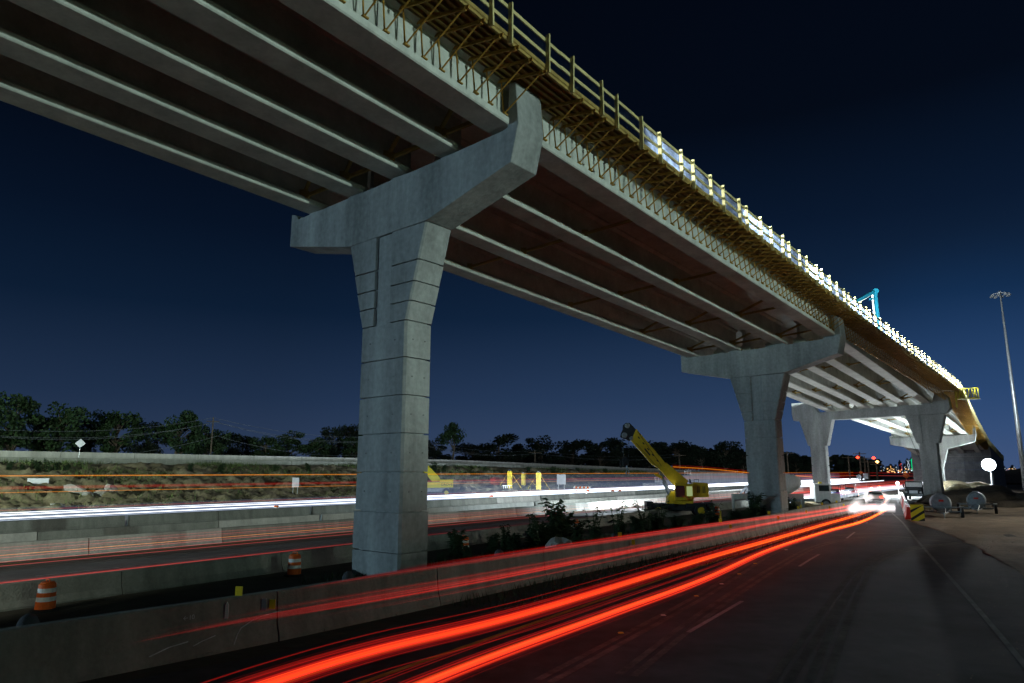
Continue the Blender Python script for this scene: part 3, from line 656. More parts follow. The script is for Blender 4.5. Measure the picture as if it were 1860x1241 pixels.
# beyond the second pier
streak([GY(1222, 848, 190), GY(1290, 852, 180), GY(1355, 858, 170), GY(1470, 866, 150), GY(1560, 874, 140)], [(0, 0, .10, 'amber'), (0, .4, .05, 'red'), (0, -.25, .06, 'hot')], 'descending orange streak right of the crane boom', gH)
streak([G(1420, 905, .8), G(1520, 893, .8), G(1620, 884, .8), G(1730, 877, .8)], [(0, 0, .12, 'hot'), (0, 0, .25, 'pink'), (0, .35, .12, 'pink'), (2, 0, .08, 'white'), (2, 0, .2, 'wsoft'), (2, .1, .35, 'wsoft'), (4, .2, .2, 'pink'), (5, .1, .25, 'wsoft'), (-2, .2, .15, 'pink')], 'broad orange and pink streaks between the portal columns', gH)
streak([G(1420, 882, 1.0), G(1480, 880, 1.0), G(1560, 874, 1.0)], [(0, 0, r, 'wsoft') for r in (.1, .2, .3, .42, .55)] + [(0, .6, .14, 'wsoft'), (0, .6, .25, 'wsoft')], 'bright white streak behind the left portal column', gH)
streak([GY(1430, 866, 220), GY(1560, 859, 260), GY(1720, 862, 300)], [(0, 0, .12, 'red'), (0, -1.0, .10, 'pink')], 'thin red streak below the distant skyline', gH)
# glare of a turning vehicle under the portal
gl = [(0, 0, r, 'glare', .0, 1) for r in (.05, .09, .14, .19, .25, .31, .38, .46)]
streak([G(1545, 926, .6), G(1580, 922, .6), G(1626, 923, .6)], gl, 'short white headlight smear on the road beneath the portal pier', 'headlight smears under the portal')
streak([G(1549, 924, .7), G(1556, 914, .8), G(1570, 908, .8), G(1581, 902, .8), G(1572, 897, .8)], gl + [(0, .12, .05, 'hot', 0, 1)], 'hooked white and red smear, left one under the portal', 'headlight smears under the portal')
streak([G(1600, 930, .7), G(1608, 912, .7), G(1613, 904, .7), G(1602, 897, .7)], [(0, 0, .05, 'amber'), (0, .1, .07, 'hot'), (0, .05, .12, 'red'), (0, 0, .1, 'glare'), (0, 0, .2, 'glare'), (0, 0, .3, 'glare')], 'hooked yellow and red smear, right one under the portal', 'headlight smears under the portal')
# ------------------------------------------------------------------ work lights, plus added street lamps, floods and fill lights
def added_street_lamp(loc, h, arm, label):  # invented lamp post outside the view, added to carry extra light
    r_ = empty('added_street_lamp', loc, 0, label, 'added street lamp')
    b = MB(); b.tube([(0, 0, 0), (0, 0, h)], [.11, .06], 10); b.build('pole', M['galv'], r_)
    b = MB(); b.bar((0, 0, h - .1), (arm[0], arm[1], h + .2), .07); b.build('arm', M['galv'], r_)
    b = MB(); b.box((arm[0], arm[1], h + .2), (.7, .35, .16)); b.build('lamp_head', M['grey'], r_, bevel=.03)
    return r_
KEY = (58, -20, 14.4)
added_street_lamp((60, -22, 0), 9.5, (-2, 2), 'added tall street lamp beside the dirt lot, right of the camera')
point('added_flood_light', KEY, 98000, (.76, 1.0, .94), .4, 84, (KEY[0] - 766, KEY[1] + 643, KEY[2] + 610), .25)  # added flood outside the view, aimed up to light the girder sides
FILL = (-118, -6, 13.2)
added_street_lamp((-120, -8, 0), 13.5, (2, 2), 'added street lamp by the highway far behind the camera')
point('added_fill_light', FILL, 155000, (.50, .80, 1.0), .5)  # added light behind the camera for the pier fronts
point('added_fill_light', (-57, 34, 9.4), 70000, (.84, 1, .80), .4, 96, (-52, 84, 0), .35)  # added to brighten the dirt bank and parapets
point('added_fill_light', (-20, 2, 8.4), 15000, (.95, 1, .88), .4, 88, (-40, 50, -6), .4)  # added to light the highway barriers
point('added_fill_light', HP(96, 57, 2.6), 26000, (.72, .88, 1), .4, 140, HP(106, 90, 2), .5)  # no lamp stands here: added light in place of passing headlights, towards the bank
point('added_fill_light', HP(66, 28, 2.6), 15000, (.85, .93, 1), .3, 150, HP(84, 45, 0), .5)  # likewise added for passing headlights, towards the barrier rows
point('added_fill_light', (40, -16, 10.8), 6000, (.62, 1, .72), .4)  # added faint greenish light on the near barrier and pier
added_street_lamp((-60, 34, 0), 9.5, (2, 0), 'added street lamp left of the highway outside the picture')
added_street_lamp((-21.5, .5, 0), 8.5, (1.5, 1.5), 'added street lamp in the median left of the camera')
point('added_fill_light', (76, 62, 9.6), 30000, (1, .96, .84), .4, 74, (56, 64, -8), .5)  # added from outside the view to light the dirt lot
point('added_fill_light', (61, 47, 8.8), 26000, (1, .93, .8), .4, 72, (36, 47, -8), .7)  # second added light, for the near part of the lot
added_street_lamp((62, 46, 0), 9.0, (-1.5, 1), 'added street lamp at the right edge of the dirt lot')
added_street_lamp((77, 63, 0), 9.8, (-1.5, -1), 'added street lamp on the far side of the dirt lot')
point('added_flood_light', (KEY[0] + .5, KEY[1], 8.0), 5000, (.92, 1.0, .85), .3, 14, (-4.6, 27.2, 4.6), .6)  # added narrow beam for the right face of the nearest pier
added_street_lamp((42, -18, 0), 10.8, (-2, 2), 'added older street lamp by the dirt lot behind the camera')
# lamps on the deck
DL = [(1, .10, 2.6, 3.3, 14000), (1, .36, 2.6, 3.3, 30000), (1, .62, 2.6, 3.3, 40000), (1, .88, 2.6, 3.3, 40000), (2, .12, 2.6, 3.3, 40000), (2, .38, 2.6, 3.3, 36000), (2, .64, 2.6, 3.3, 36000), (2, .9, 2.6, 3.3, 30000), (3, .3, 2.6, 3.3, 26000)]
for (i, k, u, hz, wt) in DL:
    kk = k + .6; aim = (i if kk < 1 else i + 1, kk if kk < 1 else kk - 1, 8.6)
    loc = BP(i, u, 0, bz(i)).lerp(BP(i + 1, u, 0, bz(i + 1)), k) + Vector((0, 0, hz))
    am = BP(aim[0], aim[2], 0, bz(aim[0])).lerp(BP(aim[0] + 1, aim[2], 0, bz(aim[0] + 1)), aim[1]) + Vector((0, 0, 2))
    point('deck_work_light', loc, wt * 1.5, (.85, .97, 1), .15, 110, am, .5)
    r_ = empty('deck_light_stand', loc - Vector((0, 0, hz - 2.04)), 0, 'work light stand on the deck, hidden behind the guard rail', 'work light', 'work light stands on the deck')
    b = MB(); b.tube([(0, 0, 0), (0, 0, 2.2)], .03, 6)
    for q in range(3): b.tube([(0, 0, .7), (.5 * math.cos(q * 2.1), .5 * math.sin(q * 2.1), 0)], .02, 5)
    b.build('stand', M['yellow'], r_); b = MB(); b.box((0, -.25, 2.3), (.4, .12, .3)); b.build('lamp_head', M['grey'], r_)

# portable light tower by the embankment
LT = Vector((84.0, 125.0, .0))
lt = empty('light_tower', LT, R(-10), 'glaring white portable light tower on a trailer in front of the retaining wall', 'light tower')
b = MB(); b.box((0, 0, .85), (1.5, 1.9, .9)); b.box((-.2, 0, 1.4), (1.0, 1.7, .25)); b.build('trailer_body', M['white'], lt, bevel=.08)
b = MB(); b.bar((-.7, 0, .35), (-2.6, -.2, .4), .12); b.bar((-2.6, -.2, 0), (-2.6, -.2, 1.0), .12); b.bar((-.3, -1.2, .3), (-.3, 1.2, .3), .1); b.build('drawbar', M['white'], lt)
for yy in (-.95, .95):
    b = MB(); b.lathe((0, yy, .34), [(.34, -.1), (.34, .1)], 16, Matrix.Rotation(PI / 2, 3, 'X')); b.build('wheel', M['tyre'], lt)
b = MB(); b.tube([(.3, 0, 1.3), (.3, 0, 4.6)], .07, 8); b.bar((-.75, 0, 4.9), (1.0, 0, 4.9), .07); b.build('mast', M['galv'], lt)
b = MB(); b.lathe((.15, 0, 5.0), [(1.05 * math.sin(PI * k / 16) + .001, -1.05 * math.cos(PI * k / 16)) for k in range(17)], 28); b.build('lamp_glare_globe', M['lamp_white'], lt, smooth=True)  # lamp swollen into a globe as wide as its glare
point('light_tower_light', LT + Vector((-.4, -1.2, 4.7)), 7000, (.80, .93, 1), .35)
point('light_tower_spot', LT + Vector((-.6, -1.2, 4.9)), 30000, (.80, .93, 1), .35, 56, (42, 106, 10), .3)
point('light_tower_spot', LT + Vector((-.7, -1.4, 4.6)), 50000, (.95, .96, .95), .35, 46, LT + Vector((-44, -74, -29)), .5)
# work light below the bridge near the portal and by the mixer
point('work_light', (30.5, 78, 3.2), 1600, (.85, .95, 1), .25)
point('work_light', (62, 114, 2.0), 20000, (.85, .95, 1), .25)
for lx, ly, lz in ((30.5, 78, 3.2), (62, 114, 2.0)):
    r_ = empty('work_light_stand', (lx, ly + .3, 0), 0, 'small tripod work light %s' % ('between the second pier and the portal' if lx < 50 else 'on the ground beyond the portal pier'), 'work light')
    b = MB(); b.tube([(0, 0, 0), (0, 0, lz)], .03, 6)
    for q in range(3): b.tube([(0, 0, .7), (.5 * math.cos(q * 2.1), .5 * math.sin(q * 2.1), 0)], .02, 5)
    b.build('stand', M['grey'], r_); b = MB(); b.box((0, .1, lz), (.4, .1, .3)); b.build('lamp_head', M['grey'], r_)

# ------------------------------------------------------------------ high mast light
hm = empty('high_mast_light', (101, 140, 0), 0, 'very tall galvanised light mast with a ring of unlit lamps on the right', 'light mast')
hmz = GY(1818, 532, 140).z
b = MB(); b.tube([(0, 0, 0), (0, 0, hmz * .5), (0, 0, hmz)], [.48, .32, .14], 14); b.build('pole', M['galv'], hm, smooth=True)
b = MB(); n = 20; b.tube([(1.55 * math.cos(2 * PI * k / n), 1.55 * math.sin(2 * PI * k / n), hmz - .3) for k in range(n + 1)], .06, 6)
for k in range(4): b.bar((0, 0, hmz - .1), (1.55 * math.cos(k * PI / 2), 1.55 * math.sin(k * PI / 2), hmz - .3), .06)
b.lathe((0, 0, hmz - .3), [(.28, 0), (.28, .5), (.05, .8)], 12); b.build('lamp_ring', M['galv'], hm)
for k in range(8):
    a = 2 * PI * k / 8; b = MB(); b.lathe((1.55 * math.cos(a), 1.55 * math.sin(a), hmz - .75), [(.34, 0), (.28, .16), (.12, .42), (.08, .5)], 12); b.build('lamp_head', M['galv'], hm, smooth=False)

# ------------------------------------------------------------------ yellow crane (local frame: x to the right of the picture, z up)
cs = .0474
cpos = G(1240, 938)
crn = empty('mobile_crane', cpos, 0, 'yellow rough terrain crane with raised boom standing in the weeds of the median', 'crane')
def cp(x, y, d=0): return Vector(((x - 1240) * cs, d, (938 - y) * cs))
b = MB(); b.box(cp(1231, 922), (5.5, 1.5, .55)); b.box(cp(1180, 919), (.6, 2.2, .7)); b.box(cp(1287, 919), (.5, 2.2, .6)); b.box(cp(1262, 918), (1.6, 2.0, .35)); b.box(cp(1205, 918), (1.8, 2.0, .3)); b.build('chassis', M['black'], crn, bevel=.04)
for x in (1194, 1242 + 28):
    for d in (-1.05, 1.05):
        wv = MB(); ax = Matrix.Rotation(PI / 2, 3, 'X')
        wv.lathe(cp(x, 926.5, d), [(.30, -.2), (.50, -.2), (.545, -.12), (.545, .12), (.50, .2), (.30, .2)], 24, ax); tyre = wv.build('wheel', M['tyre'], crn)
        wv = MB(); wv.lathe(cp(x, 926.5, d - .1 if d < 0 else d + .1), [(.30, -.12), (.30, .12), (.1, .15)], 16, ax); wv.build('rim', M['yellow'], tyre)
for x in (1176, 1290):
    b = MB(); b.bar(cp(x, 922, -1.7), cp(x, 922, 1.7), .2); b.bar(cp(x, 922, -1.6), cp(x, 937, -1.6), .14); b.bar(cp(x, 922, 1.6), cp(x, 937, 1.6), .14); b.box(cp(x, 937.4, -1.6), (.5, .5, .05)); b.box(cp(x, 937.4, 1.6), (.5, .5, .05)); b.build('outrigger', M['black'], crn)
def plate(pts, d0, d1):
    b = MB(); b.prism(pts, lambda x, y: cp(x, y, d0), lambda x, y: cp(x, y, d1)); return b
plate([(1211, 916), (1258, 916), (1259, 901), (1228, 899), (1224, 893), (1219, 893), (1213, 905)], -.75, .75).build('turret', M['yellow'], crn, bevel=.03)
plate([(1259, 904), (1286, 903), (1286, 880), (1283, 878), (1259, 877)], -.8, .8).build('counterweight', M['yellow'], crn, bevel=.03)
cabp = plate([(1225, 909), (1258, 909), (1258, 880), (1228, 879), (1225, 884)], -1.15, -.35).build('cab', M['yellow'], crn, bevel=.03)
plate([(1226.5, 903), (1242, 903), (1242, 883), (1229, 882.5), (1226.5, 886)], -1.175, -1.152).build('window', M['glass'], cabp)
plate([(1246, 901), (1256, 901), (1256, 884), (1246, 884)], -1.175, -1.152).build('door_window', M['cab_light'], cabp)
b = MB(); b.tube([cp(1244, 900, -1.22), cp(1247, 907, -1.25), cp(1252, 908, -1.25), cp(1257, 902, -1.22)], .035, 6); b.build('orange_hose', M['orange'], cabp)
b = MB()
for x in (1266, 1269, 1276, 1279): b.bar(cp(x, 896, -.83), cp(x, 884, -.83), .04)
b.bar(cp(1262, 877, -.5), cp(1262, 872, -.5), .03); b.bar(cp(1270, 877, -.5), cp(1270, 872, -.5), .03); b.bar(cp(1262, 872, -.5), cp(1270, 872, -.5), .03); b.tube([cp(1255, 878, -.4), cp(1255, 871, -.4)], .08, 8)
b.build('grille_and_rail', M['black'], crn)
plate([(1252, 874), (1246, 888), (1226, 882), (1200, 853), (1205, 846), (1213, 841)], -.42, .42).build('boom_base', M['yellow'], crn, bevel=.04)
plate([(1213, 843), (1201, 853), (1188, 845), (1151, 801), (1161, 779)], -.34, .34).build('boom_section', M['yellow'], crn, bevel=.03)
b = MB()
for (xa, ya, xb, yb2) in ((1205, 848, 1163, 784), (1199, 852, 1160, 806)): b.bar(cp(xa, ya, -.345), cp(xb, yb2, -.345), .05, .03)
for k in range(5): x = 1198 - k * 8.2; y = 838 - k * 10.6; b.box(cp(x, y, -.345), (.1, .02, .22), Matrix.Rotation(R(-40), 3, 'Y'))
b.box(cp(1180, 822, -.35), (.75, .02, .12), Matrix.Rotation(R(52), 3, 'Y')); b.build('boom_trim', M['black'], crn)
bh = plate([(1163, 784), (1155, 801), (1147, 801), (1137, 797), (1131, 794), (1133, 786), (1136, 781), (1137, 772), (1142, 768), (1149, 768), (1156, 775)], -.28, .28).build('boom_head', M['black'], crn, bevel=.02)
for x, y, r_ in ((1139, 791, .26), (1145, 773, .24), (1152, 797, .2)):
    b = MB(); b.lathe(cp(x, y, 0), [(r_ * .8, -.34), (r_, -.3), (r_, .3), (r_ * .8, .34)], 16, Matrix.Rotation(PI / 2, 3, 'X')); b.build('sheave', M['grey'], bh)
b = MB(); b.tube([cp(1202, 858, 0), cp(1216, 893, 0)], .12, 10); b.tube([cp(1209, 876, 0), cp(1223, 911, 0)], .18, 10); b.build('lift_cylinder', M['grey'], crn)
plate([(1190, 862), (1194, 866), (1206, 872), (1205, 866), (1196, 861)], -.3, -.2).build('jib_bracket', M['yellow'], crn)
b = MB(); b.tube([cp(1209, 846, -.2), cp(1218, 842, .0)], .12, 8); b.box(cp(1216, 845, 0), (.3, .3, .4)); b.build('hose_reel', M['black'], crn)
b = MB()
for dx, d in ((1134, -.1), (1147, .1), (1136, .15)): b.tube([cp(dx, 796, d), cp(dx + (2 if dx < 1140 else -1), 834, d)], .016, 5)
b.tube([cp(1210, 846, 0), cp(1254, 876, 0)], .02, 5); b.build('hoist_cable', M['black'], crn)
b = MB(); b.box(cp(1140, 840, 0), (.55, .28, .62)); b.lathe(cp(1140, 838, 0), [(.3, -.2), (.3, .2)], 14, Matrix.Rotation(PI / 2, 3, 'X')); b.box(cp(1131, 843, 0), (.2, .2, .7)); hb = b.build('hook_block', M['black'], crn, bevel=.03)
b = MB(); b.tube([cp(1143 + 2.6 * math.cos(a_), 859 + 5 * math.sin(a_), 0) for a_ in [PI * 2 * k / 14 - PI / 2 for k in range(13)]], .05, 6); b.tube([cp(1142, 846, 0), cp(1143, 854, 0)], .06, 6); b.build('hook', M['grey'], hb)
for o in kids(crn): pass
crn.rotation_euler = (0, 0, R(-6))
b = MB(); b.lathe(cp(1224, 886, -1.0), [(.03, -.1), (.12, -.04), (.13, .02), (.05, .05)], 10, Matrix.Rotation(PI / 2, 3, 'X')); b.build('work_lamp', M['lamp_white'], crn)
lw = cpos + cp(1224, 886, .2)
point('crane_work_light', lw + Vector((-.3, .6, 0)), 9000, (.75, .9, 1), .1, 130, lw + Vector((-14, 20, -.6)), .5)
def text(s_, name, loc, rot, size, m, parent=None, ext=.005):
    c = bpy.data.curves.new(name, 'FONT'); c.body = s_; c.size = size; c.extrude = ext; c.align_x = 'CENTER'; c.align_y = 'CENTER'
    tmp = bpy.data.objects.new('tmp', c); C.objects.link(tmp); dg = bpy.context.evaluated_depsgraph_get(); me = bpy.data.meshes.new_from_object(tmp.evaluated_get(dg)); bpy.data.objects.remove(tmp)
    me.materials.clear(); me.materials.append(m)
    o = bpy.data.objects.new(name, me); C.objects.link(o); o.location = loc; o.rotation_euler = rot
    if parent: o.parent = parent
    return o
# second crane at the bank, mostly hidden by the nearest pier
s2 = .082; c2 = empty('mobile_crane', BT(800, 69, 0), R(6), 'bright yellow crane by the dirt bank, half hidden behind the nearest pier', 'crane')
b = MB(); b.box((.9, 0, 1.9), (1.95, 1.6, 1.15)); b.box((-1.2, 0, 1.7), (2.6, 1.5, .8)); cw2 = b.build('turret', M['yellow2'], c2, bevel=.05)
text('GROVE', 'lettering', (.95, -.82, 1.75), (PI / 2, 0, 0), .52, M['black'], cw2)
b = MB(); b.box((-1.3, 0, 1.0), (5.2, 1.9, .55)); b.build('chassis', M['grey'], c2, bevel=.05)
for x in (-3.0, .9):
    for d in (-1.0, 1.0):
        b = MB(); b.lathe((x, d, .62), [(.3, -.22), (.6, -.2), (.62, 0), (.6, .2), (.3, .22)], 20, Matrix.Rotation(PI / 2, 3, 'X')); wv = b.build('wheel', M['tyre'], c2)
        b = MB(); b.lathe((x, d * 1.18, .62), [(.3, -.1), (.3, .1)], 16, Matrix.Rotation(PI / 2, 3, 'X')); b.build('rim', M['yellow2'], wv)
b = MB(); b.prism([(.2, 2.2), (-.2, 2.9), (-3.6, 6.2), (-4.2, 5.7), (-1.2, 2.2)], lambda x, z: Vector((x, -.35, z)), lambda x, z: Vector((x, .35, z))); b.build('boom', M['yellow2'], c2, bevel=.04)

# ------------------------------------------------------------------ traffic drums
def drum(first=None):
    r_ = empty('traffic_drum')
    prof = [(.25, .06), (.245, .27)], [(.238, .27), (.235, .39)], [(.235, .39), (.23, .50)], [(.222, .50), (.22, .62)], [(.22, .62), (.21, .72), (.17, .76), (.16, .78)]
    b = MB()
    for q in (prof[0], prof[2], prof[4]): b.lathe((0, 0, 0), q, 20)
    b.bar((-.1, 0, .76), (-.1, 0, .83), .03); b.bar((.1, 0, .76), (.1, 0, .83), .03); b.bar((-.11, 0, .84), (.11, 0, .84), .03)
    b.build('body', M['orange'], r_, smooth=False)
    for q in (prof[1], prof[3]): b = MB(); b.lathe((0, 0, 0), q, 20); b.build('white_band', M['white'], r_)
    b = MB(); b.lathe((0, 0, 0), [(.36, 0), (.36, .05), (.26, .07)], 20); b.build('base', M['tyre'], r_)
    return r_
D0 = drum()
dr = [((81, 1110), 1, 'biggest orange and white traffic drum, in the lower left corner'), ((534, 1046), 1, 'orange and white traffic drum just left of the nearest pier'), ((843, 1006), 1, 'orange drum mostly hidden by a round leafy weed right of the nearest pier'),
      ((1047, 969), 1, 'orange drum with shining bands behind weeds above the big boulder'), ((1303, 937), 1, 'orange drum just right of the yellow crane'), ((501, 934), 1.0, 'small far drum on the barriers left of the nearest pier'), ((892, 914), 1.2, 'small far drum between the nearest pier and the yellow column forms'),
      ((1113, 902), 1.3, 'left one of two far drums by the striped barricade'), ((1126, 902), 1.3, 'right one of two far drums by the striped barricade'), ((1067, 900), 1.2, 'far drum behind the striped barricade'),
      ((1556, 902), 1.4, 'leftmost of three small drums under the portal'), ((1582, 894), 1.5, 'middle one of three small drums under the portal'), ((1597, 893), 1.5, 'rightmost of three small drums under the portal')]
for k, ((x, y), sc, lab) in enumerate(dr):
    o = D0 if k == 0 else copy_tree(D0); place(o, G(x, y), random.uniform(0, 3), lab, 'orange and white traffic drums', sc); o['category'] = 'traffic drum'

# ------------------------------------------------------------------ reflectors and scupper domes on the near barrier
def ground_at_bar(px):   # point on the near barrier centre line seen at picture column px
    best = None
    for a, b_ in zip(nb_l, nb_l[1:]):
        for k in range(60):
            f = k / 60; p = Vector((a[0] + (b_[0] - a[0]) * f, a[1] + (b_[1] - a[1]) * f, 1.07)); xx = 930 + p.x * FPX / (p.y * math.cos(PITCH) + (p.z - CAM_Z) * math.sin(PITCH))
            if best is None or abs(xx - px) < best[0]: best = (abs(xx - px), p, math.atan2(b_[1] - a[1], b_[0] - a[0]))
    return best[1], best[2]
def reflector_pair(px1, px2, nm):
    p, a = ground_at_bar(px1)
    face = R(20)
    b = MB(); b.box((0, 0, .10), (.16, .015, .18)); b.box((0, .01, .10), (.17, .01, .2)); o = b.build('barrier_reflector', M['reflect']); o.location = p; o.rotation_euler = (0, 0, -face * .4)
    tag(o, 'yellow tab standing on the barrier top, ' + nm, 'reflector', 'yellow reflector tabs on the near barrier')
    p, a = ground_at_bar(px2); s_ = Vector((math.sin(a), -math.cos(a), 0))
    b = MB(); b.box((0, 0, 0), (.14, .015, .20)); o = b.build('barrier_reflector', M['reflect']); o.location = p + s_ * .28 + Vector((0, 0, -.24)); o.rotation_euler = (0, 0, -face * .4)
    tag(o, 'yellow tab on the barrier face, ' + nm, 'reflector', 'yellow reflector tabs on the near barrier')
reflector_pair(436, 484, 'lower left before the seam')
for q, (x1, x2, nm) in enumerate(((1125, 1139, 'right of the boulder'), (1308, 1318, 'below the marker post'), (1397, 1405, 'in front of the second pier'), (1450, 1457, 'just past the second pier'), (1493, 1500, 'second pair past the second pier'), (1520, 1526, 'last pair before the glare'))): reflector_pair(x1, x2, nm)
p, a = ground_at_bar(472); s_ = Vector((math.sin(a), -math.cos(a), 0))
b = MB(); b.box((0, 0, 0), (.11, .012, .26)); o = tag(b.build('bracket_plate', M['galv']), 'small punched metal plate beside the yellow tab on the near barrier', 'metal plate'); o.location = p + s_ * .26 + Vector((0, 0, -.22)); o.rotation_euler = (0, 0, -.1)
p, a = ground_at_bar(405); s_ = Vector((math.sin(a), -math.cos(a), 0))
b = MB(); b.prism([(-.035, -.17), (.035, -.17), (.035, .1), (0, .17), (-.035, .1)], lambda x, z: Vector((x, 0, z)), lambda x, z: Vector((x, .03, z))); o = tag(b.build('guide_tag', M['white']), 'pointed pale plastic tag on the near barrier left of the yellow tab', 'tag'); o.location = p + s_ * .25 + Vector((0, 0, -.22))
# half round domes behind the barrier
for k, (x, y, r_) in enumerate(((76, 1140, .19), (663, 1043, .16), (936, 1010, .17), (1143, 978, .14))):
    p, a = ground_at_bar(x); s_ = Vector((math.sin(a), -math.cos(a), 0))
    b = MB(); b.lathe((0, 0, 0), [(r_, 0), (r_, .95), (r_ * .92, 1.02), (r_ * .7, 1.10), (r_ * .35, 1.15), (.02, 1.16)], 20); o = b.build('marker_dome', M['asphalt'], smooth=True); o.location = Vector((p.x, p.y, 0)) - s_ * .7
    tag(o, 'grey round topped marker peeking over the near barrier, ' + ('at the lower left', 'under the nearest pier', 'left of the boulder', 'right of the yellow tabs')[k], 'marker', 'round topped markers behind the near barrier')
# chalk and spray marks on the barrier face
def bar_face(px, h):
    p, a = ground_at_bar(px); s_ = Vector((math.sin(a), -math.cos(a), 0)); hh = h / 1.07
    w_ = .62 / 2 if hh < .08 else (.31 + (.205 - .31) * (hh - .08) / .26 if hh < .34 else .205 + (.14 - .205) * (hh - .34) / .63)
    return Vector((p.x, p.y, 0)) + s_ * (w_ + .012) + Vector((0, 0, h))
def spray(pts, m, r_, label):
    b = MB(); b.tube([bar_face(x, h) for x, h in pts], r_, 5); o = b.build('spray_mark', m); tag(o, label, 'spray mark')
def dashes(x0, h0, x1, h1, n, m, label, r_=.008):
    b = MB()
    for k in range(n):
        f = k / n; g_ = (k + .7) / n; j = random.uniform(-.02, .02)
        b.tube([bar_face(x0 + (x1 - x0) * f, h0 + (h1 - h0) * f + j), bar_face(x0 + (x1 - x0) * g_, h0 + (h1 - h0) * g_ + j)], r_ * random.uniform(.5, 1.2), 5)
    tag(b.build('spray_mark', m), label, 'spray mark')
dashes(1085, .40, 1190, .62, 9, M['spray'], 'cyan dashed spray line on the near barrier, below the yellow tabs')
dashes(1190, .62, 1290, .50, 9, M['spray'], 'cyan squiggle on the near barrier continuing to the right')
spray([(268, .20), (300, .30), (335, .34)], M['wspray'], .012, 'white slanted spray stroke low on the near barrier')
spray([(349, .24), (365, .30), (383, .36)], M['wspray'], .010, 'short white spray stroke, second from the left')
spray([(420, .12), (424, .30), (430, .42), (452, .55), (478, .60), (503, .64)], M['wspray'], .012, 'long curved white spray stroke left of the seam')
p, a = ground_at_bar(334)
to = text('\u219010', 'chalk_number', bar_face(334, .80) + Vector((0, 0, 0)), (PI / 2 - .1, 0, a), .13, M['wspray'], None, .002); tag(to, 'chalk arrow and number 10 on the near barrier', 'chalk writing')
spr2 = [G(1285, 1005, .02), G(1337, 987, .02), G(1400, 962, .02), G(1473, 942, .02)]
line([(q.x, q.y) for q in spr2], 0, .10, M['wline'], .02).build('lane_marking', M['wline'])['kind'] = 'structure'

# raised pavement markers
rm = [(1428, 999), (1372, 1024), (1343, 1043), (1311, 1061), (1265, 1083), (1128, 1150), (1205, 1118)]
for k, (x, y) in enumerate(rm):
    b = MB(); b.add([(-.07, -.06, 0), (.07, -.06, 0), (.07, .06, 0), (-.07, .06, 0), (-.045, -.03, .022), (.045, -.03, .022), (.045, .03, .022), (-.045, .03, .022)], [(3, 2, 1, 0), (4, 5, 6, 7), (0, 1, 5, 4), (1, 2, 6, 5), (2, 3, 7, 6), (3, 0, 4, 7)])
    o = b.build('road_stud', M['reflect'] if k % 3 else M['white']); o.location = G(x, y, .014); tag(o, 'small raised reflective stud glued on the near road', 'road stud', 'raised studs on the near road')
for k in range(16):
    b = MB(); b.lathe((0, 0, 0), [(.07, 0), (.05, .03)], 8); o = b.build('road_stud', M['white']); o.location = HP(2 + k * 3.0, 27.3 + 1.2 * min(1, k / 15), .01); tag(o, 'small white stud in the row on the highway behind the drums', 'road stud', 'white studs on the highway')

# ------------------------------------------------------------------ signs
def panel_sign(x, ytop, ybot, ybase, wpx, m, name, label, cat, t_=None, posts=2, diamond=False, Y=None, base_z=0):
    g = G(x, ybase, base_z) if Y is None else None
    if Y: q = GY(x, ybase, Y); g = Vector((q.x, q.y, q.z))
    top = GY(x, ytop, g.y); bot = GY(x, ybot, g.y); w_ = (GY(x + wpx / 2, ybot, g.y) - GY(x - wpx / 2, ybot, g.y)).length; h_ = top.z - bot.z
    r_ = empty(name, g, math.atan2(-g.x, g.y), label, cat); zc = (top.z + bot.z) / 2 - g.z
    b = MB()
    if diamond: b.prism([(0, zc - h_ / 2), (h_ / 2, zc), (0, zc + h_ / 2), (-h_ / 2, zc)], lambda u, z: Vector((u, -.02, z)), lambda u, z: Vector((u, .02, z)))
    else: b.box((0, 0, zc), (w_, .04, h_))
    b.build('panel', m, r_)
    for u in ((-w_ * .33, w_ * .33) if posts == 2 else (0,)):
        b = MB(); b.bar((u, .05, 0), (u, .05, zc + h_ * .4), .07); b.build('post', M['galv'], r_)
    return r_
panel_sign(63, 869, 893, 925, 33, M['sign'], 'road_sign', 'blank pale sign panel low on the left, before the dirt bank', 'road sign')
panel_sign(1020, 862, 880, 902, 16, M['sign'], 'road_sign', 'pale square sign on two posts right of the yellow column forms', 'road sign')
panel_sign(143, 797, 814, 832, 17, M['sign'], 'road_sign', 'pale diamond sign above the parapet on the left', 'road sign', diamond=True, posts=1, Y=78)
o = panel_sign(535, 868, 885, 912, 12, M['sign'], 'road_sign', 'pale arrow shaped sign on two thin posts left of the nearest pier', 'road sign')
panel_sign(1648, 858, 870, 884, 10, M['orange'], 'road_sign', 'orange diamond work sign beneath the portal', 'road sign', diamond=True, posts=1)
panel_sign(1562, 861, 872, 884, 9, M['sign'], 'road_sign', 'pale diamond sign below the distant poles', 'road sign', diamond=True, posts=1)
panel_sign(1574, 860, 870, 884, 8, M['sign'], 'road_sign', 'pale square sign right of the small diamond below the poles', 'road sign', posts=1)
panel_sign(1565, 855, 862, 878, 10, M['orange'], 'road_sign', 'orange round headed work sign under the distant poles', 'road sign', posts=1, diamond=True)
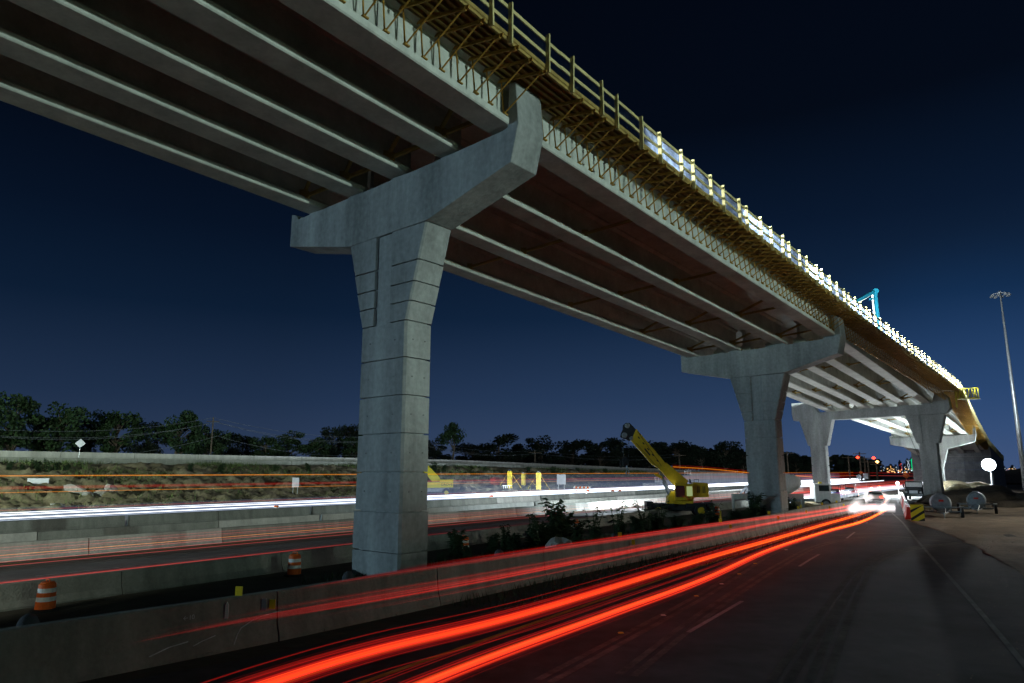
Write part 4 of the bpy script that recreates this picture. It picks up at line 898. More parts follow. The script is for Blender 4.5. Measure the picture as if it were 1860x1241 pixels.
# striped barricade
g = G(1057, 904); r_ = empty('road_barricade', g, math.atan2(-g.x, g.y), 'orange and white striped barricade with three boards before the bank', 'barricade'); s_ = .0023 * g.y / 2.9
for z in (.35, .85, 1.35):
    b1 = MB(); b2 = MB(); n = 9; W_ = 2.6
    for k in range(n):
        u0 = -W_ / 2 + W_ * k / n; (b1 if k % 2 else b2).add([(u0, 0, z), (u0 + W_ / n, 0, z), (u0 + W_ / n + .1, 0, z + .25), (u0 + .1, 0, z + .25), (u0, .03, z), (u0 + W_ / n, .03, z), (u0 + W_ / n + .1, .03, z + .25), (u0 + .1, .03, z + .25)], [(0, 1, 2, 3), (7, 6, 5, 4), (0, 4, 5, 1), (2, 6, 7, 3)])
    bo = b1.build('board', M['orange'], r_); b2.build('white_stripes', M['white'], bo)
b = MB(); b.bar((-1, .06, 0), (-1, .06, 1.7), .07); b.bar((1, .06, 0), (1, .06, 1.7), .07); b.build('frame', M['galv'], r_)
# flexible marker posts
for x, yt, yb, lab in ((1310, 928, 962, 'yellow and white flexible marker post behind the near barrier by the crane'), (1456, 917, 938, 'yellow and white flexible marker post just right of the second pier')):
    g = G(x, yb); r_ = empty('marker_post', g, 0, lab, 'marker post'); h_ = GY(x, yt, g.y).z
    b = MB(); b.box((0, 0, h_ * .3), (.10, .02, h_ * .6)); b.build('lower_post', M['white'], r_); b = MB(); b.box((0, 0, h_ * .8), (.12, .025, h_ * .4)); b.build('reflective_head', M['reflect'], r_)

# ------------------------------------------------------------------ things at the bank
for x, yt, yb, lab in ((926, 856, 890, 'left yellow column form standing at the bank'), (951, 861, 884, 'middle, smallest yellow column form at the bank'), (978, 859, 896, 'right, tallest yellow column form at the bank')):
    g = BT(x, {926: 74.5, 951: 76, 978: 71}[x], -.15); h_ = GY(x, yt, g.y).z - g.z; r_ = empty('column_form', g, 0, lab, 'column form', 'yellow steel column forms at the bank')
    b = MB(); b.box((0, 0, h_ / 2), (.85, .85, h_)); bo = b.build('shell', M['yellow2'], r_)
    b = MB()
    for k in range(int(h_ / .55)): b.box((0, 0, .3 + k * .55), (1.0, 1.0, .07))
    for u in (-.5, -.17, .17, .5): b.box((u * .8, -.45, h_ / 2), (.06, .12, h_))
    b.build('ribs', M['yellow'], r_)
    b = MB(); b.bar((.5, 0, h_ * .8), (2.2, -.6, 0), .06); b.bar((-.5, 0, h_ * .8), (-2.2, .3, 0), .05); b.build('brace', M['yellow'], r_)
    for u in (-.2, 0, .2): b = MB(); b.tube([(u, 0, h_), (u, 0, h_ + .3)], .03, 5); b.build('rebar', M['grey'], r_)
g = BT(905, 77); r_ = empty('mesh_frame', g, R(-8), 'red brown reinforcement mesh leaning on the bank', 'rebar mesh'); b = MB()
for k in range(15): b.bar((-1.4 + k * .2, 0, 0), (-1.5 + k * .2, .8, 1.2), .03)
for k in range(7): b.bar((-1.45, k * .13, k * .2), (1.4, k * .13, k * .2), .03)
b.build('bars', M['red'], r_)
g = BT(922, 73); r_ = empty('pallet_rack', g, 0, 'pale tilted rack with slanted slats before the red mesh', 'rack'); b = MB()
for k in range(4): b.bar((-.6 + k * .35, 0, 0), (-.8 + k * .35, .2, .7), .12, .04)
b.bar((-.9, .2, .72), (.7, .2, .72), .08); b.bar((-.7, 0, 0), (.6, 0, 0), .08); b.build('slats', M['white'], r_)
# dumpster with blue tarp at far left
g = G(14, 928); r_ = empty('skip_container', g, R(25), 'grey metal skip at the left edge of the picture', 'skip'); b = MB()
b.prism([(-1.4, 0), (1.5, 0), (1.7, 1.25), (-1.4, 1.25)], lambda u, z: Vector((u, -.7, z)), lambda u, z: Vector((u, .7, z)))
for u in (-.9, -.3, .3, .9): b.box((u, -.73, .62), (.07, .08, 1.2))
b.build('body', M['grey'], r_)
b = MB(); b.prism([(-1.5, 1.27), (1.6, 1.27), (1.75, 1.4), (1.3, 1.95), (.4, 1.7), (-1.5, 1.45)], lambda u, z: Vector((u, -.78, z)), lambda u, z: Vector((u, .7, z))); o = b.build('blue_tarp', M['blue']); o.location = g; o.rotation_euler = (0, 0, R(25)); tag(o, 'bright blue tarp draped over the grey skip at the left edge', 'tarp')
# boulders
for k, (x, y, sx_, sz_, Y, lab) in enumerate(((145, 893, 1.5, .6, 78, 'long pale boulder on the dirt bank above the others'), (188, 898, .8, .75, 77, 'blocky pale boulder in the middle of the dirt bank'), (205, 896, .6, .5, 78, 'small pale boulder, rightmost on the left bank'), (166, 899, .5, .4, 76, 'small pale boulder between the two larger ones'), (112, 911, .6, .18, 73, 'flat pale slab low on the bank'), (178, 912, .55, .15, 73, 'flat pale slab right of the other, low on the bank'))):
    b = MB(); b.rock((0, 0, 0), (sx_, .7, sz_), k); o = b.build('boulder', M['rock']); o.location = BT(x, 67 + (928 - y) * .33, .1); tag(o, lab, 'boulder', 'pale boulders on the dirt bank'); o.rotation_euler = (0, R((15, -5, 8, 20, 4, -6)[k]), 0)
b = MB(); b.rock((0, 0, 0), (.62, .5, .42), 12, 3); o = b.build('boulder', M['rock']); o.location = G(1012, 999, .5); o.rotation_euler = (0, R(-32), .3); tag(o, 'big tilted grey boulder among the weeds in the median', 'boulder')

# ------------------------------------------------------------------ weeds
def weed_mesh(seed, h=1.0, lush=1.0):
    r_ = random.Random(seed); b = MB(); L = MB()
    for k in range(int(4 + 4 * lush)):
        a = r_.uniform(0, 2 * PI); ln = h * r_.uniform(.55, 1.0); dx = r_.uniform(.05, .28) * h; p = Vector((r_.uniform(-.08, .08), r_.uniform(-.08, .08), 0)); pts = []
        for q in range(6):
            f = q / 5; pts.append(p + Vector((math.cos(a) * dx * f * f, math.sin(a) * dx * f * f, ln * f)))
        b.tube(pts, [.012 * (1 - .7 * q / 5) for q in range(6)], 4)
        for q in range(int(26 * lush)):
            f = r_.uniform(.12, 1); i = min(4, int(f * 5)); p0 = pts[i].lerp(pts[i + 1], f * 5 - i); aa = r_.uniform(0, 2 * PI); sz = h * r_.uniform(.05, .11) * (1.25 - .5 * f)
            d = Vector((math.cos(aa), math.sin(aa), r_.uniform(-.5, .3))).normalized(); s_ = d.cross(Vector((0, 0, 1))).normalized(); p1_ = p0 + d * sz * .6; up = s_.cross(d)
            L.add([p0, p0 + d * sz * .6, p1_ + s_ * sz * .55 - up * .02, p1_ + d * sz * 1.3 - up * sz * .4, p1_ - s_ * sz * .55 - up * .02], [(1, 2, 3), (1, 3, 4), (0, 2, 1), (0, 1, 4)])
    return b.mesh('stem', M['weed']), L.mesh('foliage', M['weed'])
WM = [weed_mesh(1, 1, 1.6), weed_mesh(2, 1, 1.3), weed_mesh(3, 1, .5), weed_mesh(5, 1, 2.2)]
def weed(loc, h, v, label, wd=1.0):
    r_ = empty('tall_weed', loc, random.uniform(0, 6), label, 'weed', 'tall weeds in the median')
    for nm, me in zip(('stem', 'foliage'), WM[v]): o = bpy.data.objects.new(nm, me); C.objects.link(o); o.parent = r_
    r_.scale = (h * wd, h * wd, h); return r_
wl = [(828, 958, 1012, 3, 1.0, 'round leafy weed hiding the orange drum'), (850, 990, 1014, 3, 1.6, 'low weed clump right of the round one'), (800, 1000, 1020, 3, 1.6, 'low weed at the foot of the nearest pier'), (893, 966, 1005, 3, 1.1, 'leafy weed left of the slim one'), (915, 950, 1000, 1, .7, 'weed with a drooping round top'),
      (935, 965, 1000, 3, 1.3, 'wide weed right of the drooping one'), (968, 930, 1000, 1, .8, 'narrow tall weed left of the tallest'), (990, 945, 998, 3, 1.2, 'dense weed behind the boulder'), (1010, 903, 995, 0, .8, 'tallest weed, directly above the boulder'), (1022, 925, 992, 3, .9, 'dense weed right of the tallest'), (1048, 940, 988, 0, .9, 'weed in front of the shining drum'),
      (1078, 915, 985, 2, .8, 'thin spindly weed between drum and crane'), (1080, 955, 984, 3, 1.2, 'low bush at the foot of the spindly weed'), (1122, 905, 975, 2, .8, 'thin weed with few leaves above the yellow tabs'), (1125, 950, 975, 3, 1.3, 'dark low weed under the thin one'), (1172, 905, 968, 2, 1, 'sparse weed in front of the crane chassis'), (1160, 935, 968, 3, 1.5, 'dark weed left of the crane wheels'),
      (1200, 905, 966, 2, .9, 'sparse weed before the crane cab'), (1190, 932, 965, 3, 1.4, 'bushy weed before the front crane wheel'), (1230, 935, 962, 3, 1.8, 'bushy weed between the crane wheels'), (1265, 930, 957, 3, 1.6, 'bushy weed right of the crane wheel'), (1290, 905, 955, 2, 1, 'thin weed behind the crane tail'), (1295, 935, 955, 3, 1.5, 'low weed behind the crane tail'),
      (1335, 925, 950, 3, 2, 'low weed left of the second pier'), (1372, 893, 945, 0, .9, 'tall dark bush against the second pier'), (1385, 915, 944, 3, 1.5, 'dark bush at the corner of the second pier'), (1360, 920, 945, 3, 1.8, 'low bush left of the one on the second pier'), (1442, 902, 940, 1, 1, 'bush right of the second pier before the white truck'), (1435, 915, 940, 3, 1.5, 'low bush right of the second pier')]
for x, yt, yb, v, wd, lab in wl:
    g = G(x, yb); weed(g, max(.3, GY(x, yt, g.y).z), v, lab, wd * 1.5)
for x, yt, v, lab in ((15, 838, 3, 'weed on the bank at the left edge'), (40, 842, 3, 'low weed on the left bank'), (68, 834, 0, 'weed left of the tall one on the bank'), (86, 830, 2, 'tall thin weed on the bank left of the diamond sign'), (100, 838, 3, 'weed below the diamond sign'), (120, 842, 3, 'weed right of the diamond sign post'), (345, 840, 3, 'weed on the bank far left of the pier'), (400, 840, 3, 'yellowish weed on the bank'), (560, 840, 3, 'dark weed on the bank near the pier'), (500, 842, 3, 'weed on the bank above the drum'),
                         (788, 838, 1, 'thin weed on the bank right of the pier'), (806, 843, 3, 'bush on the bank above the second crane'), (880, 846, 3, 'weed left of the column forms'), (830, 850, 3, 'weed on the bank behind the second crane'), (960, 846, 3, 'bush above the column forms'), (1005, 846, 3, 'dark bush above the pale sign'), (1075, 851, 3, 'bush on the bank before the crane boom'), (1100, 850, 3, 'bush below the crane hook'), (1050, 849, 3, 'wide bush on the bank')):
    r0 = (x - 930) / 1287; Y = 88 / (.588 - .809 * r0); t_z = topz(0); g = GY(x, 857, Y); g.z = topz(HP(0, 0).x) - .4; s__ = g.x * math.sin(HA) + g.y * math.cos(HA); g.z = bank(s__, 88) - .1
    weed(g, max(.6, GY(x, yt, Y).z - g.z), v, lab, 1.6)['group'] = 'weeds on the dirt bank'
# grass along the median and the bank top
def grass(name, pts_fn, n, h, m, label):
    b = MB()
    for k in range(n):
        p = pts_fn(); a = random.uniform(0, PI * 2); hh = h * random.uniform(.4, 1); d = Vector((math.cos(a), math.sin(a), 0)); le = Vector((random.uniform(-.4, .4), random.uniform(-.4, .4), 1)) * hh
        b.add([p - d * hh * .07, p + d * hh * .07, p + le], [(0, 1, 2)])
    o = b.build(name, m); tag(o, label, 'grass', kind='stuff')
def med():
    s = random.uniform(16, 75); t = random.uniform(11, 21); return HP(s, t, 0)
grass('grass', med, 16000, .28, M['weed'], 'dark rough grass covering the median')
def bnk():
    s = random.uniform(-20, 190); t = random.choice((random.uniform(70, 93.5), random.uniform(84, 93.5), random.uniform(88, 93.5))); return HP(s, t, bank(s, t) - .05)
def keep():
    while True:
        p = bnk()
        if noise.noise(p * .12) > .02: return p
grass('grass', keep, 17000, .7, M['grass'], 'patchy green grass along the top of the dirt bank')

# ------------------------------------------------------------------ trees
def tree_meshes(seed, pine=False):
    r_ = random.Random(seed); T_ = MB(); L = MB()
    T_.tube([(0, 0, 0), (.02, 0, .25), (-.02, .02, .5), (.03, 0, .8)], [.035, .027, .02, .008], 7)
    cl = []
    for k in range(26 if not pine else 12):
        a = r_.uniform(0, 2 * PI); z = r_.uniform(.28, .95) if not pine else r_.uniform(.62, .98); rad = (.52 * math.sin(PI * min(1, max(.08, (z - .12) / .93))) ** .6) * r_.uniform(.25, 1) * (1 if not pine else .62)
        c = Vector((rad * math.cos(a), rad * math.sin(a), z)); cl.append((c, r_.uniform(.10, .2)))
        zb = max(.15, z - r_.uniform(.15, .3)); T_.tube([(0, 0, zb), c * .5 + Vector((0, 0, (zb + z) / 2 * .5)), c], [.012, .008, .003], 4, cap=False)
    for c, rr in cl:
        for q in range(130 if not pine else 110):
            d = Vector((r_.gauss(0, 1), r_.gauss(0, 1), r_.gauss(0, 1))).normalized() * rr * r_.random() ** .4; d.z *= .75; p = c + d
            n_ = Vector((r_.gauss(0, 1), r_.gauss(0, 1), r_.gauss(0, 1))).normalized(); u = n_.orthogonal().normalized(); v = n_.cross(u); sz = r_.uniform(.016, .034)
            L.add([p - u * sz, p + v * sz * .7, p + u * sz * 1.2, p - v * sz * .7], [(0, 1, 2, 3)])
    return T_.mesh('trunk', M['bark']), [L.mesh('crown', M['leaf']), L.mesh('crown', M['leaf2'])]
TM = [tree_meshes(s_) for s_ in (11, 12, 13, 14)] + [tree_meshes(21, True)]
trees = [(15, 722, 125, 0, 0, 117), (-60, 735, 110, 1, 0, 117), (98, 737, 110, 1, 0, 118), (60, 752, 90, 2, 1, 130), (205, 745, 105, 2, 0, 120), (160, 762, 80, 3, 1, 130), (262, 772, 70, 0, 1, 121), (318, 747, 95, 3, 0, 117), (370, 775, 70, 1, 0, 118), (400, 785, 70, 2, 1, 126), (445, 795, 60, 0, 1, 128), (480, 792, 60, 2, 0, 120), (520, 786, 75, 1, 0, 122),
         (565, 795, 60, 3, 0, 121), (603, 780, 55, 0, 1, 124), (632, 769, 50, 2, 1, 126), (650, 790, 60, 1, 0, 120), (790, 800, 70, 1, 1, 130), (823, 774, 52, 4, 0, 118), (860, 805, 80, 2, 1, 135), (905, 793, 100, 0, 1, 128), (950, 806, 70, 3, 1, 140), (985, 796, 80, 1, 1, 130), (1040, 798, 90, 2, 1, 132), (1090, 802, 80, 3, 1, 134),
         (1130, 800, 80, 0, 1, 136), (1180, 803, 90, 1, 1, 136), (1228, 801, 85, 2, 1, 138), (1275, 808, 80, 3, 1, 140), (1318, 806, 70, 0, 1, 142), (1350, 818, 60, 2, 1, 142), (1410, 832, 40, 1, 1, 150), (1447, 824, 48, 0, 1, 150), (1475, 840, 40, 3, 1, 155)]
tl_ = ['with a broad rounded crown', 'with a ragged crown', 'low and spreading', 'with an uneven double crown', 'with a bare trunk and small crown']
for k, (x, yt, wp, v, dk, t_) in enumerate(trees):
    r0 = (x - 930) / 1287; Y = min(330, t_ / max(.2, (.588 - .809 * r0))); q = GY(x, 857, Y); s__ = q.x * math.sin(HA) + q.y * math.cos(HA); zb = topz(s__) - .05
    h_ = (GY(x, yt, Y).z - zb) / (.98 if v == 4 else .99); w_ = wp * Y / 1266 / (1.0 if v != 4 else .72)
    near = ['the nearest pier', 'the second pier', 'the left picture edge']
    lab = '%s tree %s, %s in the row from the left' % ('dark' if dk else 'lit green', tl_[v], 'number ' + str(k + 1)) if False else None
    where = 'at the left edge' if x < 50 else 'near the diamond sign' if x < 180 else 'left of the utility pole' if x < 380 else 'right of the utility pole' if x < 580 else 'just left of the nearest pier' if x < 700 else 'just right of the nearest pier' if x < 840 else 'behind the column forms' if x < 1000 else 'behind the crane hook' if x < 1160 else 'behind the crane boom' if x < 1300 else 'left of the second pier' if x < 1400 else 'right of the second pier'
    lab = '%s tree %s, %s%s' % ('dark' if dk else 'green', tl_[v], where, ', back row' if t_ > 125 and x < 700 else '')
    r_ = empty('tree', (q.x, q.y, zb), random.uniform(0, 6), lab, 'tree', 'trees beyond the upper parapet')
    for nm, me in (('trunk', TM[v][0]), ('crown', TM[v][1][dk])): o = bpy.data.objects.new(nm, me); C.objects.link(o); o.parent = r_
    r_.scale = (w_, w_, h_)
# far tree mass
b = MB(); rr = random.Random(5)
for k in range(9000):
    x = rr.uniform(640, 1600); r0 = (x - 930) / 1287; Y = rr.uniform(330, 400); top = 838 + 6 * noise.noise(Vector((x * .03, 1, 1))) - 22 * math.exp(-((x - 1270) / 250) ** 2) + (5 if x > 1430 else 0) - (8 * math.exp(-((x - 1545) / 30) ** 2)); q = GY(x, 857, Y); zt = GY(x, top, Y).z
    p = Vector((q.x, q.y, rr.uniform(0, 1) ** .7 * zt)); n_ = Vector((rr.gauss(0, 1), rr.gauss(0, 1), rr.gauss(0, 1))).normalized(); u = n_.orthogonal(); v = n_.cross(u); sz = rr.uniform(.5, 1.4)
    b.add([p - u * sz, p + v * sz, p + u * sz, p - v * sz], [(0, 1, 2, 3)])
tag(b.build('distant_woods', M['leaf2']), 'dark far wood along the horizon behind the highway', 'wood', kind='stuff')

# ------------------------------------------------------------------ utility poles and wires
def upole(x, yt, t_, lab, Y=None, lamp=None):
    r0 = (x - 930) / 1287; Y = Y or t_ / (.588 - .809 * r0); q = GY(x, 857, Y); zb = 4.4 if t_ else 0; zt = GY(x, yt, Y).z
    r_ = empty('utility_pole', (q.x, q.y, zb), 0, lab, 'utility pole', 'wooden utility poles'); b = MB(); b.tube([(0, 0, 0), (0, 0, zt - zb)], [.16 * Y / 120, .11 * Y / 120], 8); b.build('pole', M['bark'], r_)
    b = MB(); b.bar((-1.1 * Y / 120, 0, zt - zb - .7), (1.1 * Y / 120, 0, zt - zb - .7), .12 * Y / 120); b.build('crossarm', M['bark'], r_)
    if lamp: b = MB(); b.lathe((1.6 * Y / 120, 0, zt - zb - .6), [(.1, -.5 * Y / 250), (.5 * Y / 200, 0), (.1, .5 * Y / 250)], 12); b.build('lamp', M[lamp], r_)
    return Vector((q.x, q.y, zt))
tops = [upole(-130, 770, 112, 'utility pole outside the left edge'), upole(380, 758, 112, 'utility pole behind the parapet between the green trees'), upole(720, 790, 112, 'utility pole hidden behind the nearest pier'), upole(972, 818, 112, 'short utility pole behind the parapet near the column forms'), upole(1235, 824, 112, 'utility pole behind the crane boom')]
for a, b_ in zip(tops, tops[1:]):
    for k, (dz, sag) in enumerate(((-.1, 1.5), (-.8, 2.0), (-.85, 1.7), (-3.2, 2.2))):
        m = MB(); m.tube([a.lerp(b_, q / 14) + Vector((k * .3, 0, dz - sag * 4 * (q / 14) * (1 - q / 14))) - a for q in range(15)], .022, 4); o = m.build('power_line', M['grey']); o.location = a
        tag(o, 'sagging overhead wire strung between the wooden utility poles before the trees', 'wire', 'overhead wires')
for x, yt, lab, lp in ((1502, 834, 'small distant pole left of the two red lamps', None), (1543, 828, 'distant pole carrying a red lamp on its right', 'lamp_red'), (1564, 821, 'tallest distant pole between the red lamps', None), (1572, 829, 'distant pole with the second red lamp', 'lamp_red'), (1578, 836, 'distant pole by the warm white lamp', 'lamp_warm'), (1593, 840, 'small distant pole right of the warm lamp', None), (1432, 820, 'thin distant pole right of the second pier', None)):
    upole(x, yt, 0, lab, Y=260, lamp=lp)

# ------------------------------------------------------------------ far skyline
def tower(x, yt, wpx, lab, Y=2500, lights=None, shape=0):
    q = GY(x, 857, Y); zt = GY(x, yt, Y).z; w_ = wpx * Y / 1266; r_ = empty('skyscraper', (q.x, q.y, 0), 0, lab, 'skyscraper', 'distant downtown towers'); b = MB()
    b.box((0, 0, zt / 2), (w_, w_, zt)); b.box((0, 0, zt + 3), (w_ * .5, w_ * .5, 6)); b.build('tower_body', M['skyline'], r_)
    if shape == 'arch':
        b = MB(); h0 = zt - w_ / 2
        for u in (-w_ / 2, -w_ * .18, w_ * .18, w_ / 2): b.bar((u, -w_ / 2 - 1, 8), (u, -w_ / 2 - 1, h0), 1.6)
        pts = [(w_ / 2 * math.cos(a_), -w_ / 2 - 1, h0 + w_ / 2 * math.sin(a_)) for a_ in [PI * k / 10 for k in range(11)]]; b.tube(pts, 2.6, 6); b.box((0, -w_ / 2 - 1, h0 + 2), (w_ * .8, 2, 8)); b.build('green_lights', M['green_light'], r_)
    elif shape == 'x':
        b = MB(); w2 = w_ / 2
        for k in range(2):
            z0 = 8 + k * (zt - 8) / 2; z1 = z0 + (zt - 8) / 2; b.bar((-w2, -w2 - 1, z0), (w2, -w2 - 1, z1), 1.4); b.bar((w2, -w2 - 1, z0), (-w2, -w2 - 1, z1), 1.4)
        b.build('cross_lights', CW['white'], r_)
    else:
        b = MB(); rr = random.Random(x)
        for k in range(7): b.box((rr.uniform(-.4, .4) * w_, -w_ / 2 - .5, rr.uniform(.15, .95) * zt), (2, .5, 2))
        b.build('windows', CW[lights or 'white'], r_)
CW = {'white': emis('window_white', (.7, .85, 1), .55), 'warm': emis('window_warm', (1, .55, .2), 1.6), 'red': emis('beacon_red', (1, .1, .08), 1.2), 'cool': emis('lamp_cool', (.7, .85, 1), 1.6)}
tower(1658.5, 834, 6.5, 'distant tower outlined in green light with a rounded top', shape='arch'); tower(1650, 836, 4.5, 'distant tower with white crossed light lines', shape='x')
for x, y, w_, l in ((1636, 839, 4, 'red'), (1644, 845, 5, 'white'), (1628, 847, 5, 'white'), (1619, 846, 6, 'warm'), (1668, 848, 5, 'white'), (1605, 848, 5, 'white'), (1676, 846, 4, 'white'), (1612, 850, 6, 'warm'), (1840, 848, 6, 'white'), (1825, 850, 5, 'white')):
    tower(x, y, w_, 'dim distant tower ' + {1636: 'with a red beacon, left of the crossed lights', 1644: 'touching the left of the crossed lights tower', 1628: 'left of the red beacon tower', 1619: 'with warm windows, third from the red beacon', 1668: 'just right of the green tower', 1605: 'leftmost of the skyline under the portal', 1676: 'beside the right portal column', 1612: 'with warm windows, second from the left', 1840: 'right of the high mast pole', 1825: 'between embankment and high mast'}[x] , lights=l)
rr = random.Random(9)
for k in range(74):
    x = rr.choice((rr.uniform(1600, 1682), rr.uniform(1600, 1682), rr.uniform(1795, 1860), rr.uniform(1440, 1600))); y = rr.uniform(851, 858.5); Y = rr.uniform(500, 900) if x > 1600 else 1200; q = GY(x, y, Y); r0 = Y / 1266 * rr.uniform(.5, 1.1)
    b = MB(); b.lathe((0, 0, 0), [(.01, -r0), (r0 * .8, -r0 * .5), (r0, 0), (r0 * .8, r0 * .5), (.01, r0)], 8); b.tube([(0, 0, -r0), (0, 0, min(-r0 * 1.5, -q.z))], r0 * .1, 4) if False else None
    o = b.build('distant_lamp', CW[rr.choice(('warm', 'warm', 'warm', 'cool', 'red'))]); o.location = q; tag(o, 'tiny glowing street lamp among many on the dark horizon', 'lamp', 'tiny city lamps on the horizon')

# ------------------------------------------------------------------ vehicles and plant under the bridge
def wheel(parent, c, r_, w_=.22, m='grey'):
    b = MB(); b.lathe(c, [(r_ * .6, -w_ / 2), (r_, -w_ / 2), (r_ * 1.03, 0), (r_, w_ / 2), (r_ * .6, w_ / 2)], 20, Matrix.Rotation(PI / 2, 3, 'Y')); t = b.build('wheel', M['tyre'], parent)
    b = MB(); b.lathe(c, [(r_ * .6, -w_ / 2 - .01), (r_ * .58, w_ / 2 + .01)], 14, Matrix.Rotation(PI / 2, 3, 'Y')); b.build('rim', M[m], t)
# sedan, seen from behind, lamps lit (local y forward)
g = G(1592, 914); car = empty('car', g, R(-29), 'pale car with lit red tail lamps driving away under the portal', 'car')
sec = [(-2.1, .35, .85), (-2.15, .5, .95), (-1.9, .95, .92), (-1.2, 1.0, .9), (-.75, 1.38, .68), (.5, 1.42, .68), (1.1, .98, .86), (2.0, .85, .85), (2.15, .5, .85), (2.1, .3, .8)]
b = MB(); vs = []
for y_, z_, hw in sec: vs += [(-hw, y_, z_), (hw, y_, z_)]
lo = [(-.85, -2.1, .28), (.85, -2.1, .28), (.85, 2.1, .28), (-.85, 2.1, .28)]
b.add(vs, [(2 * i, 2 * i + 1, 2 * i + 3, 2 * i + 2) for i in range(len(sec) - 1)]); b.add(vs + [], [tuple(2 * i for i in range(len(sec))), tuple(2 * i + 1 for i in reversed(range(len(sec))))]); b.add([vs[0], vs[1], vs[-1], vs[-2]], [(0, 1, 2, 3)]); b.build('body', M['white'], car)
b = MB(); b.add([(-.78, -1.19, 1.06), (.78, -1.19, 1.06), (.62, -.82, 1.34), (-.62, -.82, 1.34)], [(0, 1, 2, 3)]); b.build('rear_window', M['glass'], car)
for u in (-.7, .7): b = MB(); b.box((u, -2.13, .82), (.34, .06, .16)); b.build('tail_lamp', M['lamp_red'], car)
b = MB(); b.box((0, -2.14, .5), (1.7, .08, .16)); b.build('bumper', M['grey'], car); b = MB(); b.box((0, -2.16, .7), (.32, .03, .14)); b.build('number_plate', M['white'], car)
for u in (-.82, .82):
    for y_ in (-1.3, 1.35): wheel(car, (u, y_, .32), .32)
# black truck by the right portal column
g = G(1664, 908); tr = empty('truck', g, R(-35), 'black truck with pale windscreen parked left of the right portal column', 'truck')
b = MB(); b.prism([(-1.15, .5), (1.15, .5), (1.2, 1.4), (1.05, 2.5), (-1.05, 2.5), (-1.2, 1.4)], lambda u, z: Vector((u, -1.0, z)), lambda u, z: Vector((u, 5, z))); b.box((0, -1.6, 1.0), (1.7, 1.4, 1.0)); b.build('body', M['black'], tr, bevel=.06)
b = MB(); b.box((0, -1.03, 2.05), (1.9, .06, .6)); b.build('windscreen', M['white'], tr); b = MB(); b.box((0, -2.35, .7), (2.2, .15, .25)); b.box((0, -2.33, 1.1), (1.0, .05, .4)); b.build('bumper', M['galv'], tr)
for u in (-.85, .85): b = MB(); b.box((u, -2.34, 1.05), (.25, .08, .2)); b.build('headlight', M['white'], tr); b = MB(); b.box((u * 1.5, -.9, 1.9), (.2, .1, .5)); b.build('mirror', M['black'], tr)
for u in (-1.05, 1.05):
    for y_ in (-1.4, 3.6): wheel(tr, (u, y_, .48), .48)
# mixer truck behind the second pier
g = G(1436, 926); mx = empty('mixer_truck', Vector((29.5, 76, 0)), R(-100), 'white concrete mixer truck, brightly lit, between second pier and portal', 'truck')
b = MB(); ax = Matrix.Rotation(R(78), 3, 'X'); b.lathe((0, -1.2, 2.35), [(.5, -2.6), (1.0, -1.7), (1.35, -.4), (1.3, .6), (.8, 2.0), (.4, 2.5)], 24, Matrix.Rotation(R(-80), 3, 'X')); b.build('drum', M['white'], mx, smooth=True)
b = MB(); b.box((0, 3.2, 1.6), (2.2, 1.6, 1.9)); b.box((0, 4.4, 1.1), (2.0, 1.0, .9)); cb = b.build('cab', M['white'], mx, bevel=.1); b = MB(); b.box((0, 4.02, 2.1), (1.9, .05, .7)); b.box((-1.11, 3.3, 2.1), (.04, 1.0, .6)); b.box((1.11, 3.3, 2.1), (.04, 1.0, .6)); b.build('window', M['glass'], cb)
b = MB(); b.box((0, 0, .85), (1.0, 8.6, .3)); b.box((0, -4.2, 1.6), (1.4, .5, 1.0)); b.bar((0, -4.3, 2.2), (0, -5.4, 1.0), .5, .15); b.build('chassis', M['grey'], mx)
for u in (-1.0, 1.0):
    for y_ in (-3.2, -2.0, 3.4): wheel(mx, (u, y_, .5), .5, .3)
b = MB(); b.bar((0, 3.2, 2.55), (0, 3.2, 2.75), .3); b.build('beacon', M['reflect'], mx)
# grey gantry frame
g1 = G(1333, 932); g2 = G(1459, 932); fr = empty('steel_frame', g1, 0, 'grey beam on two short legs passing behind the second pier', 'steel frame')
d = g2 - g1; b = MB(); hz = GY(1333, 897, g1.y).z; b.bar(Vector((-.1, 0, hz - .25)), d + Vector((.1, 0, hz - .25)), .35, .5); b.build('beam', M['galv'], fr)
for q in (Vector(), d): b = MB(); b.bar(q, q + Vector((0, 0, hz - .5)), .22); b.build('leg', M['galv'], fr)
# utility carts
for x, lab in ((1517, 'left blue utility cart with a roll cage under the portal'), (1545, 'right utility cart with a roll cage, farther back')):
    g = G(x, 908 if x < 1530 else 903); r_ = empty('utility_cart', g, R(-15), lab, 'utility cart', 'utility carts under the portal')
    b = MB(); b.box((0, 0, .62), (1.5, 2.8, .35)); b.box((0, -1.1, .85), (1.4, .7, .35)); b.box((0, 1.2, .85), (1.45, 1.0, .3)); b.build('body', M['blue'] if x < 1530 else M['grey'], r_, bevel=.05)
    b = MB()
    for u in (-.7, .7):
        b.tube([(u, -.9, .9), (u, -.5, 1.9), (u, .6, 1.95), (u, .7, .9)], .035, 6)
    b.tube([(-.7, -.5, 1.9), (.7, -.5, 1.9)], .035, 6); b.tube([(-.7, .6, 1.95), (.7, .6, 1.95)], .035, 6); b.build('roll_cage', M['black'], r_)
    b = MB(); b.box((-.35, .1, .95), (.5, .5, .2)); b.box((.35, .1, .95), (.5, .5, .2)); b.box((0, .35, 1.2), (1.2, .12, .5)); b.build('seat', M['black'], r_)
    for u in (-.5, .5): b = MB(); b.lathe((u, -1.47, .9), [(.1, -.02), (.1, .02)], 10, Matrix.Rotation(PI / 2, 3, 'X')); b.build('headlight', CW['cool'], r_)
    for u in (-.72, .72):
        for y_ in (-1.0, 1.0): wheel(r_, (u, y_, .34), .34)
